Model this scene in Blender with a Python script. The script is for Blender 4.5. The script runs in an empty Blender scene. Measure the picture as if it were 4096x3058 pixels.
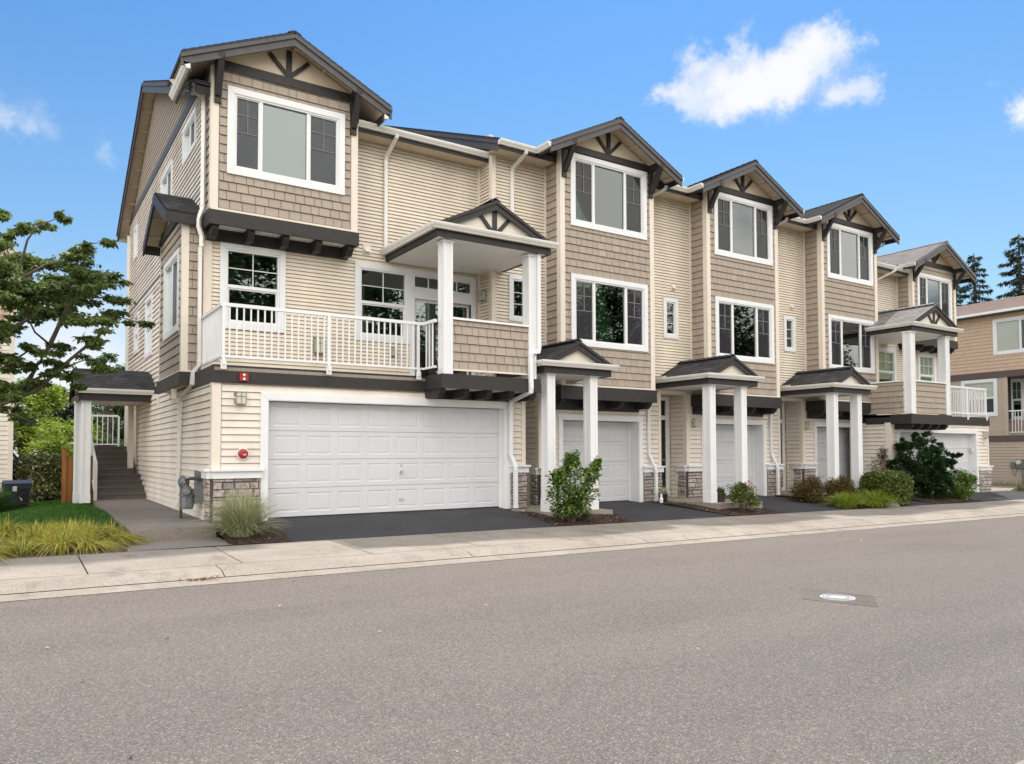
import bpy, math, random
import numpy as np
from mathutils import Vector, Matrix
R = math.radians
random.seed(7)
SC = bpy.context.scene
COL = SC.collection

# ------------------------------------------------------------------ camera
CAMZ = 1.18
def _rot(yaw, pit, rol):
    cy, sy = math.cos(yaw), math.sin(yaw)
    F = np.array([sy*math.cos(pit), cy*math.cos(pit), math.sin(pit)])
    Rt = np.array([cy, -sy, 0.0]); D = np.cross(F, Rt)
    c, s = math.cos(rol), math.sin(rol)
    return c*Rt+s*D, -s*Rt+c*D, F
_r, _d, _f = _rot(R(33.291), R(2.0193), R(0.151))
cam = bpy.data.cameras.new('camera')
cam.sensor_width = 36.0
cam.lens = 36*3036.34/4096
cam.shift_y = 172.7/4096
cam.clip_start = 0.05; cam.clip_end = 2000
camo = bpy.data.objects.new('camera', cam); COL.objects.link(camo)
m = Matrix.Identity(4)
for i in range(3):
    m[i][0] = _r[i]; m[i][1] = -_d[i]; m[i][2] = -_f[i]
m[2][3] = CAMZ
camo.matrix_world = m
SC.camera = camo

# ------------------------------------------------------------------ sky, sun, exposure
SUN_EL, SUN_AZ = R(62), R(48)          # azimuth from +Y towards +X: behind the row, to the right
SC.view_settings.view_transform = 'Standard'
SC.view_settings.look = 'None'
SC.view_settings.gamma = 1.0
SC.view_settings.use_curve_mapping = False
SC.view_settings.exposure = 1.08
W = bpy.data.worlds.new('World'); SC.world = W; W.use_nodes = True
wn, wl = W.node_tree.nodes, W.node_tree.links
wn.clear()
def wnode(t, **k):
    n = wn.new(t)
    for a, b in k.items(): setattr(n, a, b)
    return n
def pixdir(x, y):
    v = np.array([(x-2048)/3036.34, (y-1701.7)/3036.34, 1.0])
    w = _r*v[0]+_d*v[1]+_f*v[2]
    return w/np.linalg.norm(w)
sky = wnode('ShaderNodeTexSky', sky_type='NISHITA', sun_disc=False, sun_elevation=SUN_EL, sun_rotation=SUN_AZ)
sky.air_density = 1.0; sky.dust_density = 0.6; sky.ozone_density = 3.0; sky.altitude = 60
tc = wnode('ShaderNodeTexCoord')
noi = wnode('ShaderNodeTexNoise'); noi.inputs['Scale'].default_value = 7.0; noi.inputs['Detail'].default_value = 10; noi.inputs['Roughness'].default_value = 0.6
wl.new(tc.outputs['Generated'], noi.inputs['Vector'])
def wmath(op, a, b=None, clamp=False):
    n = wnode('ShaderNodeMath', operation=op); n.use_clamp = clamp
    for i, x in enumerate((a, b)):
        if x is None: continue
        if isinstance(x, (int, float)): n.inputs[i].default_value = x
        else: wl.new(x, n.inputs[i])
    return n.outputs[0]
def wvec(op, a, b):
    n = wnode('ShaderNodeVectorMath', operation=op)
    for i, x in enumerate((a, b)):
        if hasattr(x, 'links'): wl.new(x, n.inputs[i])
        else: n.inputs[i].default_value = x
    return n.outputs[0]
n2 = wnode('ShaderNodeTexNoise'); n2.inputs['Scale'].default_value = 14.0; n2.inputs['Detail'].default_value = 9; n2.inputs['Roughness'].default_value = 0.68
wl.new(tc.outputs['Generated'], n2.inputs['Vector'])
warp = wvec('ADD', tc.outputs['Generated'], wvec('MULTIPLY', wvec('SUBTRACT', n2.outputs['Color'], (.5, .5, .5)), (.10, .10, .10)))
def blob(d, r, amp=1.0):
    n = wnode('ShaderNodeVectorMath', operation='DISTANCE')
    wl.new(warp, n.inputs[0]); n.inputs[1].default_value = tuple(d)
    mr = wnode('ShaderNodeMapRange', interpolation_type='SMOOTHSTEP')
    mr.inputs['From Min'].default_value = r*1.25; mr.inputs['From Max'].default_value = 0
    mr.inputs['To Min'].default_value = 0; mr.inputs['To Max'].default_value = amp
    wl.new(n.outputs['Value'], mr.inputs['Value'])
    return mr.outputs['Result']
S6 = 1546/2213
BL = [(90,430,100,.95),(200,470,110,.9),(300,470,110,.8),(290,250,120,.75),(400,260,110,.6),(590,100,75,.45),(600,190,70,.5),(520,400,190,.9),(690,380,210,.9),(850,300,190,.9),(1000,190,180,.9),(1130,160,130,.7),(1240,150,90,.45),
      (840,500,140,.7),(420,560,110,.55),(600,540,120,.6),(1130,470,110,.75),(1250,410,130,.85),(1370,410,90,.6),(2200,520,90,.7),(2190,590,80,.8),(2060,350,60,.3)]
front_cl = [(pixdir(2550+x*S6, 60+y*S6), rr*S6/3036*1.1, a) for x, y, rr, a in BL]
front_cl += [(pixdir(70,480),.035,.42),(pixdir(140,525),.03,.36),(pixdir(30,530),.02,.3),(pixdir(400,620),.022,.38),(pixdir(450,650),.02,.3),(pixdir(2830,5),.02,.4),
       (pixdir(300,1450),.13,.34),(pixdir(300,1620),.16,.45),(pixdir(-300,1400),.3,.45),(pixdir(500,1690),.14,.4)]
# unseen bright broken cloud behind the camera and left, added to light the facades
back_fill_cl = [((0.0,-0.95,0.30),1.15,.80),((-0.9,-0.25,0.32),1.0,1.0),((0.7,-0.65,0.3),.8,.75),((0.0,-0.45,0.9),.75,.55)]
def clouds(lst, lo, hi, amp):
    acc = None
    for d, r, a in lst:
        b = blob(d, r, a); acc = b if acc is None else wmath('ADD', acc, b)
    dens = wmath('ADD', acc, wmath('MULTIPLY', wmath('SUBTRACT', noi.outputs['Fac'], 0.5), amp))
    cm = wnode('ShaderNodeMapRange', interpolation_type='SMOOTHSTEP')
    cm.inputs['From Min'].default_value = lo; cm.inputs['From Max'].default_value = hi
    wl.new(dens, cm.inputs['Value'])
    return wmath('MULTIPLY', cm.outputs['Result'], wmath('MULTIPLY', acc, 5.0, True), True)
SKY_STR = 0.06
sep = wnode('ShaderNodeSeparateXYZ'); wl.new(tc.outputs['Generated'], sep.inputs[0])
el = wnode('ShaderNodeValToRGB'); wl.new(sep.outputs['Z'], el.inputs['Fac'])
for i_, (p_, c_) in enumerate(((0.0, (1.0, 1.0, 1.0)), (.16, (1.0, 1.12, 1.12)), (.34, (.80, 1.12, 1.24)), (.60, (.46, .96, 1.36)))):
    e_ = el.color_ramp.elements[i_] if i_ < 2 else el.color_ramp.elements.new(p_)
    e_.position = p_; e_.color = (*[x/1.5 for x in c_], 1)
tint = wnode('ShaderNodeMix', data_type='RGBA', blend_type='MULTIPLY'); tint.inputs[0].default_value = 1.0
wl.new(el.outputs['Color'], tint.inputs[7]); wl.new(sky.outputs['Color'], tint.inputs[6])
gain = wnode('ShaderNodeVectorMath', operation='SCALE'); gain.inputs['Scale'].default_value = 1.5; wl.new(tint.outputs[2], gain.inputs[0])
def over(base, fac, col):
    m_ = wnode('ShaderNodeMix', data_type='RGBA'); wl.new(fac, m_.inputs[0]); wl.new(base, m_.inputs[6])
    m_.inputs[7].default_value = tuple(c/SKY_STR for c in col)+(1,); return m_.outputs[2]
col_ = over(gain.outputs[0], clouds(front_cl, .14, 1.65, 1.35), (.455, .46, .475))
col_ = over(col_, clouds(back_fill_cl, .05, 1.1, 3.2), (1.48, 1.43, 1.36))
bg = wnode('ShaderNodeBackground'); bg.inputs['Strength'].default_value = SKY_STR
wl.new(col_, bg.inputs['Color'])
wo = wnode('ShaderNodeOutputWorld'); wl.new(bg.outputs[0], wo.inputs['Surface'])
sun = bpy.data.lights.new('sun', 'SUN'); sun.energy = 2.4; sun.angle = R(2.0); sun.color = (1.0, 0.95, 0.87)
suno = bpy.data.objects.new('sun', sun); COL.objects.link(suno)
sd = Vector((math.sin(SUN_AZ)*math.cos(SUN_EL), math.cos(SUN_AZ)*math.cos(SUN_EL), math.sin(SUN_EL)))
suno.rotation_euler = sd.to_track_quat('Z', 'Y').to_euler(); suno.location = (20, 30, 40)

# ------------------------------------------------------------------ materials
MATS = {}
class NT:
    def __init__(s, name):
        s.m = bpy.data.materials.new(name); s.m.use_nodes = True
        s.n, s.l = s.m.node_tree.nodes, s.m.node_tree.links
        s.b = s.n['Principled BSDF']; s.out = s.n['Material Output']
        s.obj = None
    def node(s, t, ins=None, **k):
        n = s.n.new(t)
        for a, b in k.items(): setattr(n, a, b)
        for a, b in (ins or {}).items():
            if hasattr(b, 'links'): s.l.new(b, n.inputs[a])
            else: n.inputs[a].default_value = b
        return n
    def co(s, scale=(1, 1, 1)):
        if s.obj is None: s.obj = s.node('ShaderNodeTexCoord').outputs['Object']
        if scale == (1, 1, 1): return s.obj
        return s.node('ShaderNodeMapping', {'Vector': s.obj, 'Scale': scale}).outputs[0]
    def noise(s, scale, detail=4, rough=.55, st=(1, 1, 1)):
        return s.node('ShaderNodeTexNoise', {'Vector': s.co(st), 'Scale': scale, 'Detail': detail, 'Roughness': rough}).outputs['Fac']
    def ramp(s, fac, stops):
        n = s.node('ShaderNodeValToRGB', {'Fac': fac}); cr = n.color_ramp
        while len(cr.elements) > 1: cr.elements.remove(cr.elements[-1])
        for i, (p, c) in enumerate(stops):
            e = cr.elements[0] if i == 0 else cr.elements.new(p)
            e.position = p; e.color = (*c, 1) if len(c) == 3 else c
        return n.outputs['Color']
    def mix(s, fac, a, b, mode='MIX'):
        n = s.node('ShaderNodeMix', data_type='RGBA', blend_type=mode)
        for i, x in ((0, fac), (6, a), (7, b)):
            if hasattr(x, 'links'): s.l.new(x, n.inputs[i])
            elif isinstance(x, (int, float)): n.inputs[i].default_value = x
            else: n.inputs[i].default_value = (*x, 1)
        return n.outputs[2]
    def mr(s, v, a, b, c=0, d=1):
        return s.node('ShaderNodeMapRange', {'Value': v, 'From Min': a, 'From Max': b, 'To Min': c, 'To Max': d}).outputs[0]
    def math(s, op, a, b=0.0):
        return s.node('ShaderNodeMath', {0: a, 1: b}, operation=op).outputs[0]
    def island(s): return s.node('ShaderNodeNewGeometry').outputs['Random Per Island']
    def color(s, c): 
        if hasattr(c, 'links'): s.l.new(c, s.b.inputs['Base Color'])
        else: s.b.inputs['Base Color'].default_value = (*c, 1)
    def set(s, rough=.6, spec=.4, metal=0.0):
        s.b.inputs['Roughness'].default_value = rough; s.b.inputs['Specular IOR Level'].default_value = spec; s.b.inputs['Metallic'].default_value = metal
    def bump(s, h, strength=.3, dist=.01):
        n = s.node('ShaderNodeBump', {'Height': h, 'Strength': strength, 'Distance': dist}); s.l.new(n.outputs[0], s.b.inputs['Normal'])

def mat(name, c, rough=.6, spec=.4, metal=0, var=.10, scale=3.0, bump=0.0, bscale=60, streak=False, dirt=None):
    if name in MATS: return MATS[name]
    t = NT(name); t.set(rough, spec, metal)
    dk = tuple(x*(1-var) for x in c); lt = tuple(min(1, x*(1+var*.7)) for x in c)
    col = t.ramp(t.noise(scale, 5, .6, (1, 1, .25) if streak else (1, 1, 1)), [(.3, dk), (.7, lt)])
    if dirt:
        f = t.mr(t.noise(1.3, 8, .68), .52, .75, 0, dirt)
        col = t.mix(f, col, tuple(x*.6 for x in c))
    t.color(col)
    if bump: t.bump(t.noise(bscale, 3), bump, .004)
    MATS[name] = t.m; return t.m

def isl(name, stops, rough=.7, spec=.3, nscale=25, namp=.25, st=(1, 1, 1), bump=.3, bscale=40, bdist=.004):
    if name in MATS: return MATS[name]
    t = NT(name); t.set(rough, spec)
    base = t.ramp(t.island(), stops)
    n = t.mr(t.noise(nscale, 5, .6, st), .3, .7, 1-namp, 1+namp*.6)
    v = t.node('ShaderNodeVectorMath', {0: base, 'Scale': n}, operation='SCALE').outputs[0]
    t.color(v)
    if bump: t.bump(t.noise(bscale, 5, .6, st), bump, bdist)
    MATS[name] = t.m; return t.m

M_SID = isl('cream_siding', [(0, (.66, .585, .48)), (.5, (.685, .607, .50)), (1, (.67, .595, .49))], .55, .35, 1.6, .12, (1, 1, .5), .08, 30)
M_SIDL = isl('lower_cream_siding', [(0, (.69, .625, .55)), (1, (.72, .655, .575))], .55, .35, 1.2, .16, (1, 1, .5), .08, 30)
M_SHG = isl('tan_shingle', [(0, (.335, .28, .228)), (.35, (.365, .306, .25)), (.7, (.35, .293, .238)), (1, (.385, .325, .268))], .7, .25, 14, .10, (5, 5, .6), .25, 22)
M_SHO = isl('orange_shingle', [(0, (.50, .365, .265)), (.5, (.54, .40, .29)), (1, (.52, .38, .275))], .7, .25, 14, .08, (5, 5, .6), .2, 22)
M_SIDB = isl('taupe_siding', [(0, (.42, .345, .27)), (1, (.45, .37, .29))], .6, .3, 2, .06)
M_TRIM = mat('cream_trim', (.70, .63, .54), .55, .35, 0, .05, 2, dirt=.12)
M_WHITE = mat('white_trim', (.71, .715, .72), .45, .4, 0, .04, 2, dirt=.10)
M_DOORW = mat('white_garage_door', (.56, .57, .585), .42, .4, 0, .04, 1.5, dirt=.08)
M_GUT = mat('cream_gutter', (.72, .70, .66), .4, .45, 0, .06, 2, dirt=.22)
M_DARK = mat('charcoal_trim', (.030, .0265, .0255), .55, .35, 0, .25, 9, .25, 70, dirt=.3)
M_FASC = mat('grey_fascia', (.075, .071, .074), .55, .35, 0, .14, 7, .2, 60)
M_SOFF = mat('cream_soffit', (.62, .52, .40), .7, .25, 0, .06)
M_PLANK = mat('white_plank_soffit', (.86, .85, .83), .5, .35, 0, .05, dirt=.1)
M_ROOF = isl('asphalt_roof_shingle', [(0, (.040, .040, .043)), (.4, (.07, .068, .07)), (.7, (.052, .05, .052)), (1, (.09, .086, .085))], .9, .15, 120, .5, bump=.5, bscale=180)
M_ROOFP = isl('weathered_roof_shingle', [(0, (.18, .168, .163)), (.5, (.25, .236, .23)), (1, (.215, .20, .195))], .9, .15, 120, .4, bump=.5, bscale=180)
M_ROOFB = isl('brown_roof_shingle', [(0, (.27, .205, .18)), (.5, (.33, .26, .23)), (1, (.30, .23, .20))], .9, .15, 120, .3, bump=.5, bscale=180)
M_STONE = isl('ledge_stone', [(0, (.27, .24, .22)), (.25, (.42, .37, .335)), (.5, (.36, .295, .26)), (.75, (.50, .455, .42)), (1, (.39, .32, .28))], .85, .2, 16, .55, bump=.9, bscale=28, bdist=.02)
M_MORT = mat('mortar', (.11, .095, .088), .9, .1)
M_BLACK = mat('black_door', (.018, .017, .017), .35, .5)
M_RED = mat('red_enamel', (.30, .015, .015), .35, .5)
M_METER = mat('grey_cast_metal', (.16, .17, .175), .5, .5, .3, .35, 20, dirt=.4)
M_STEEL = mat('galvanised_steel', (.48, .49, .50), .4, .5, .6, .2, 12)
M_BRONZE = mat('pewter_lamp_metal', (.30, .28, .24), .45, .5, .5, .2, 10)
M_FROST = mat('frosted_lamp_glass', (.55, .56, .46), .25, .5, 0, .1, 12)
M_CONC2 = None

def glass(name, tint=(.62, .72, .66), refl=.05, fm=1.3):
    t = NT(name)
    fr = t.node('ShaderNodeFresnel', {'IOR': 1.5})
    fac = t.math('ADD', t.math('MULTIPLY', fr.outputs[0], fm), refl)
    wob = t.noise(1.1, 2); bm = t.node('ShaderNodeBump', {'Height': wob, 'Strength': .03, 'Distance': .05})
    tr = t.node('ShaderNodeBsdfTransparent', {'Color': (*tint, 1)})
    gl = t.node('ShaderNodeBsdfGlossy', {'Color': (.9, .95, .93, 1), 'Roughness': .015, 'Normal': bm.outputs[0]})
    mx = t.node('ShaderNodeMixShader', {0: fac, 1: tr.outputs[0], 2: gl.outputs[0]})
    t.l.new(mx.outputs[0], t.out.inputs['Surface']); return t.m
M_GLASS = glass('window_glass')
M_GLASSP = glass('clear_window_glass', (.90, .92, .90), .0, .6)
M_GLASSB = glass('bright_window_glass', (.66, .72, .74), .06)
def screen():
    t = NT('insect_screen')
    tr = t.node('ShaderNodeBsdfTransparent'); df = t.node('ShaderNodeBsdfDiffuse', {'Color': (.06, .058, .066, 1)})
    mx = t.node('ShaderNodeMixShader', {0: .54, 1: tr.outputs[0], 2: df.outputs[0]})
    t.l.new(mx.outputs[0], t.out.inputs['Surface']); return t.m
M_SCREEN = screen()
def blindmat(name, c):
    t = NT(name); t.set(.6, .2)
    w = t.node('ShaderNodeTexWave', {'Vector': t.co(), 'Scale': 19.0}, wave_type='BANDS', bands_direction='Z', wave_profile='SAW')
    t.color(t.ramp(w.outputs['Fac'], [(0, tuple(x*.62 for x in c)), (.25, c), (1, tuple(x*.88 for x in c))]))
    return t.m
M_BLIND = blindmat('slatted_blind', (.12, .20, .145))
M_BLINDW = blindmat('pale_blind', (.82, .81, .77))
M_BLINDD = blindmat('deep_green_blind', (.36, .60, .42))
def curtainmat(name, c):
    t = NT(name); t.set(.8, .1)
    w = t.node('ShaderNodeTexWave', {'Vector': t.co(), 'Scale': 6.0, 'Distortion': 2.0}, wave_type='BANDS', bands_direction='X')
    t.color(t.ramp(w.outputs['Fac'], [(0, tuple(x*.6 for x in c)), (1, c)])); return t.m
M_BLINDG = blindmat('grey_blind', (.10, .125, .14))
M_CURT = curtainmat('grey_curtain', (.13, .165, .155))
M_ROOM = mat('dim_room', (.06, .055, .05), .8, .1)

def leafmat(name, stops, transl=.35, rough=.5):
    if name in MATS: return MATS[name]
    t = NT(name); t.set(rough, .35)
    c = t.ramp(t.island(), stops)
    big = t.mr(t.noise(1.1, 3), .3, .7, .75, 1.2)
    v = t.node('ShaderNodeVectorMath', {0: c, 'Scale': big}, operation='SCALE').outputs[0]
    t.color(v)
    tl = t.node('ShaderNodeBsdfTranslucent'); t.l.new(v, tl.inputs['Color'])
    mx = t.node('ShaderNodeMixShader', {0: transl, 1: t.b.outputs[0], 2: tl.outputs[0]})
    t.l.new(mx.outputs[0], t.out.inputs['Surface']); MATS[name] = t.m; return t.m
M_BARK = mat('bark', (.11, .09, .075), .9, .1, 0, .35, 18, .6, 40)
M_TWIG = mat('twig', (.10, .07, .05), .9, .1, 0, .3, 18)

# ------------------------------------------------------------------ mesh builder
Z = Vector((0, 0, 1))
class Fr:
    def __init__(s, O, U, N, V=(0, 0, 1)):
        s.O, s.U, s.N, s.V = Vector(O), Vector(U), Vector(N), Vector(V)
    def P(s, u, v, d=0.0): return s.O+s.U*u+s.V*v+s.N*d
def front(y): return Fr((0, y, 0), (1, 0, 0), (0, -1, 0))
def left(x): return Fr((x, 0, 0), (0, 1, 0), (-1, 0, 0))
def right(x): return Fr((x, 0, 0), (0, 1, 0), (1, 0, 0))

class MB:
    def __init__(s): s.v = []; s.f = []; s.mi = []; s.cur = 0; s.groups = {}
    def mat(s, i): s.cur = i; return s
    def add(s, vs, fs):
        b = len(s.v); s.v.extend(tuple(x) for x in vs)
        for f in fs: s.f.append(tuple(b+i for i in f)); s.mi.append(s.cur)
    def poly(s, pts): s.add(pts, [tuple(range(len(pts)))])
    def hexa(s, a, b):          # two quads, a below b
        s.add(list(a)+list(b), [(3, 2, 1, 0), (4, 5, 6, 7), (0, 1, 5, 4), (1, 2, 6, 5), (2, 3, 7, 6), (3, 0, 4, 7)])
    def box(s, fr, u0, u1, v0, v1, d0, d1):
        s.hexa([fr.P(u0, v0, d0), fr.P(u1, v0, d0), fr.P(u1, v1, d0), fr.P(u0, v1, d0)],
               [fr.P(u0, v0, d1), fr.P(u1, v0, d1), fr.P(u1, v1, d1), fr.P(u0, v1, d1)])
    def wbox(s, x0, x1, y0, y1, z0, z1):
        s.hexa([(x0, y0, z0), (x1, y0, z0), (x1, y1, z0), (x0, y1, z0)], [(x0, y0, z1), (x1, y0, z1), (x1, y1, z1), (x0, y1, z1)])
    def prism(s, pts, vec):
        pts = [Vector(p) for p in pts]; vec = Vector(vec); n = len(pts)
        s.add(pts+[p+vec for p in pts], [tuple(range(n-1, -1, -1)), tuple(range(n, 2*n))]+[(i, (i+1) % n, n+(i+1) % n, n+i) for i in range(n)])
    def beam(s, p, q, w, h, up=(0, 0, 1)):
        p, q, up = Vector(p), Vector(q), Vector(up); d = (q-p).normalized()
        x = d.cross(up).normalized(); y = x.cross(d)
        c = [x*(-w/2)+y*(-h/2), x*(w/2)+y*(-h/2), x*(w/2)+y*(h/2), x*(-w/2)+y*(h/2)]
        s.hexa([p+k for k in c], [q+k for k in c])
    def tube(s, pts, rad, n=8, cap=True):
        pts = [Vector(p) for p in pts]
        if not isinstance(rad, (list, tuple)): rad = [rad]*len(pts)
        rings = []; ref = Vector((.31, .2, .93))
        for i, p in enumerate(pts):
            a = pts[max(i-1, 0)]; b = pts[min(i+1, len(pts)-1)]; d = (b-a)
            if d.length < 1e-9: d = Vector((0, 0, 1))
            d.normalize(); rr = ref if abs(d.dot(ref)) < .95 else Vector((1, 0, 0))
            x = d.cross(rr).normalized(); y = d.cross(x)
            rings.append([p+(x*math.cos(t)+y*math.sin(t))*rad[i] for t in (2*math.pi*k/n for k in range(n))])
        vs = [q for r in rings for q in r]; fs = []
        for i in range(len(pts)-1):
            for k in range(n): fs.append((i*n+k, i*n+(k+1) % n, (i+1)*n+(k+1) % n, (i+1)*n+k))
        if cap: fs += [tuple(range(n-1, -1, -1)), tuple((len(pts)-1)*n+k for k in range(n))]
        s.add(vs, fs)
    def rtube(s, pts, w, h, side):      # rectangular downspout; `side` = direction of the w axis
        pts = [Vector(p) for p in pts]; side = Vector(side).normalized(); rings = []
        for i, p in enumerate(pts):
            ds = []
            if i > 0: ds.append((p-pts[i-1]).normalized())
            if i < len(pts)-1: ds.append((pts[i+1]-p).normalized())
            d = sum(ds, Vector()).normalized(); y = d.cross(side).normalized()
            k = 1/max(.5, d.dot(ds[0]))
            rings.append([p+side*(w/2*a)+y*(h/2*b*k) for a, b in ((-1, -1), (1, -1), (1, 1), (-1, 1))])
        vs = [q for r in rings for q in r]; n = 4
        fs = [(i*4+k, i*4+(k+1) % 4, (i+1)*4+(k+1) % 4, (i+1)*4+k) for i in range(len(pts)-1) for k in range(4)]
        fs += [(3, 2, 1, 0), tuple((len(pts)-1)*4+k for k in range(4))]
        s.add(vs, fs)
    def sweep(s, path, prof, flip=1):   # horizontal path with mitres; prof = [(out, z)]
        path = [Vector(p) for p in path]; rings = []
        for i, p in enumerate(path):
            ns = []
            if i > 0: d = (p-path[i-1]); ns.append(Vector((d.y, -d.x, 0)).normalized()*flip)
            if i < len(path)-1: d = (path[i+1]-p); ns.append(Vector((d.y, -d.x, 0)).normalized()*flip)
            if len(ns) == 2:
                mm = (ns[0]+ns[1]).normalized(); o = mm/max(.3, mm.dot(ns[0]))
            else: o = ns[0]
            rings.append([p+o*a+Z*b for a, b in prof])
        n = len(prof); vs = [q for r in rings for q in r]
        fs = [(i*n+k, i*n+(k+1) % n, (i+1)*n+(k+1) % n, (i+1)*n+k) for i in range(len(path)-1) for k in range(n)]
        fs += [tuple(range(n-1, -1, -1)), tuple((len(path)-1)*n+k for k in range(n))]
        s.add(vs, fs)
    def ball(s, c, r, nu=10, nv=7, sc=(1, 1, 1)):
        c = Vector(c); vs = []; fs = []
        for j in range(nv+1):
            t = math.pi*j/nv
            for i in range(nu):
                a = 2*math.pi*i/nu
                vs.append(c+Vector((math.sin(t)*math.cos(a)*r*sc[0], math.sin(t)*math.sin(a)*r*sc[1], math.cos(t)*r*sc[2])))
        for j in range(nv):
            for i in range(nu): fs.append((j*nu+i, j*nu+(i+1) % nu, (j+1)*nu+(i+1) % nu, (j+1)*nu+i))
        s.add(vs, fs)
    # ---- cladding
    def core(s, fr, u0, u1, v0, v1, ops=(), d0=-.14, d1=-.024):
        zs = sorted({v0, v1, *[min(max(o[2], v0), v1) for o in ops], *[min(max(o[3], v0), v1) for o in ops]})
        for a, b in zip(zs, zs[1:]):
            if b-a < 1e-4: continue
            for p, q in cutu(u0, u1, ops, (a+b)/2): s.box(fr, p, q, a, b, d0, d1)
    def courses(s, fr, u0, u1, v0, v1, e, t, ops=(), clip=None, shingle=False, wmin=.13, wmax=.27, seed=0, gap=.010, jit=0.0, groove=.0105):
        rnd = random.Random(seed+int(u0*100)+int(v0*37)); n = int(math.ceil((v1-v0)/e-1e-6))
        for i in range(n):
            a = v0+i*e; b = min(a+e, v1)
            br = sorted({a, b, *[o[k] for o in ops for k in (2, 3) if a < o[k] < b]})
            off = rnd.random()*wmax
            for p, q in zip(br, br[1:]):
                lo, hi = (u0, u1) if clip is None else clip((p+q)/2)
                if hi-lo < .02: continue
                for x, y in cutu(lo, hi, ops, (p+q)/2):
                    segs = [(x, y)]
                    if shingle:
                        segs = []; c = x; r2 = random.Random(seed*7+i)
                        edges = []; k = lo-off
                        while k < hi: edges.append(k); k += r2.uniform(wmin, wmax)
                        cuts = [x]+[k for k in edges if x+.02 < k < y-.02]+[y]
                        segs = list(zip(cuts, cuts[1:]))
                    for x0, x1 in segs:
                        g = gap/2 if shingle else 0
                        l = rnd.uniform(-jit, jit) if p == a else 0
                        last = q >= b-1e-6 and q < v1-1e-6; qq = q-(groove if last else 0); d_lo = t*(1-(p-a)/e); d_hi = t*(1-(q-a)/e)*.6
                        A, B_, C, D = fr.P(x0+g, p+l, d_lo), fr.P(x1-g, p+l, d_lo), fr.P(x1-g, qq, d_hi), fr.P(x0+g, qq, d_hi)
                        if p == a:
                            s.add([A, B_, C, D, fr.P(x0+g, p+l, -.026), fr.P(x1-g, p+l, -.026)], [(0, 1, 2, 3), (4, 5, 1, 0)])
                        else: s.add([A, B_, C, D], [(0, 1, 2, 3)])
    def stone(s, fr, u0, u1, v0, v1, seed=1, base=.03):
        rnd = random.Random(seed); v = v0
        while v < v1-.02:
            h = min(rnd.choice((.055, .075, .085, .11, .13)), v1-v)
            if v1-v-h < .04: h = v1-v
            u = u0-rnd.random()*.15
            while u < u1:
                w = rnd.uniform(.14, .42); a = max(u, u0); b = min(u+w, u1)
                if b-a > .03:
                    d = base+rnd.uniform(0, .03); g = .004; k = min(.016, h*.2)
                    j = [rnd.uniform(-.006, .006) for _ in range(4)]
                    o = [fr.P(a+g, v+g, 0), fr.P(b-g, v+g, 0), fr.P(b-g, v+h-g, 0), fr.P(a+g, v+h-g, 0)]
                    m1 = [fr.P(a+g, v+g, d*.6), fr.P(b-g, v+g, d*.6), fr.P(b-g, v+h-g, d*.6), fr.P(a+g, v+h-g, d*.6)]
                    m2 = [fr.P(a+g+k, v+g+k, d+j[0]), fr.P(b-g-k, v+g+k, d+j[1]), fr.P(b-g-k, v+h-g-k, d+j[2]), fr.P(a+g+k, v+h-g-k, d+j[3])]
                    fs = [(8, 9, 10, 11)]
                    for q in (0, 4):
                        for i in range(4): fs.append((q+i, q+(i+1) % 4, q+4+(i+1) % 4, q+4+i))
                    s.add(o+m1+m2, fs)
                u += w
            v += h
    def build_split(s, name, mats, parent=None, eps=.012):
        """one part per touching cluster of boxes"""
        n = len(s.v); par = list(range(n))
        def fd(a):
            while par[a] != a: par[a] = par[par[a]]; a = par[a]
            return a
        for f in s.f:
            for i in f[1:]: par[fd(i)] = fd(f[0])
        cl = {}
        for i in range(n): cl.setdefault(fd(i), []).append(i)
        bb = []
        for k, ix in cl.items():
            a = np.array([s.v[i] for i in ix]); bb.append([a.min(0)-eps, a.max(0)+eps, set(ix)])
        ch = True
        while ch:
            ch = False
            for i in range(len(bb)):
                for j in range(i+1, len(bb)):
                    if (bb[i][0] <= bb[j][1]).all() and (bb[j][0] <= bb[i][1]).all():
                        bb[i] = [np.minimum(bb[i][0], bb[j][0]), np.maximum(bb[i][1], bb[j][1]), bb[i][2] | bb[j][2]]; bb.pop(j); ch = True; break
                if ch: break
        for _, _, ix in bb:
            m2 = MB(); mp = {}
            for i in sorted(ix): mp[i] = len(m2.v); m2.v.append(s.v[i])
            for f, q in zip(s.f, s.mi):
                if f[0] in mp: m2.f.append(tuple(mp[i] for i in f)); m2.mi.append(q)
            m2.build(name, mats, parent)
    def build(s, name, mats, parent=None, smooth=False):
        me = bpy.data.meshes.new(name)
        off = Vector((0, 0, 0)) if parent is None else world_loc(parent)
        V = np.array(s.v, dtype=np.float32).reshape(-1, 3)-np.array(off, dtype=np.float32)
        me.from_pydata(V.tolist(), [], s.f)
        if not isinstance(mats, (list, tuple)): mats = [mats]
        for x in mats: me.materials.append(x)
        if len(mats) > 1: me.polygons.foreach_set('material_index', s.mi)
        if smooth: me.polygons.foreach_set('use_smooth', [True]*len(s.f))
        me.update()
        o = bpy.data.objects.new(name, me); COL.objects.link(o)
        if parent is not None: o.parent = parent
        return o
def world_loc(o):
    l = Vector(o.location); p = o.parent
    while p: l += Vector(p.location); p = p.parent
    return l
def cutu(u0, u1, ops, z):
    iv = [(u0, u1)]
    for o in ops:
        if o[2] < z < o[3]:
            nv = []
            for a, b in iv:
                if o[1] <= a or o[0] >= b: nv.append((a, b)); continue
                if o[0] > a: nv.append((a, o[0]))
                if o[1] < b: nv.append((o[1], b))
            iv = nv
    return [(a, b) for a, b in iv if b-a > .004]
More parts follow.
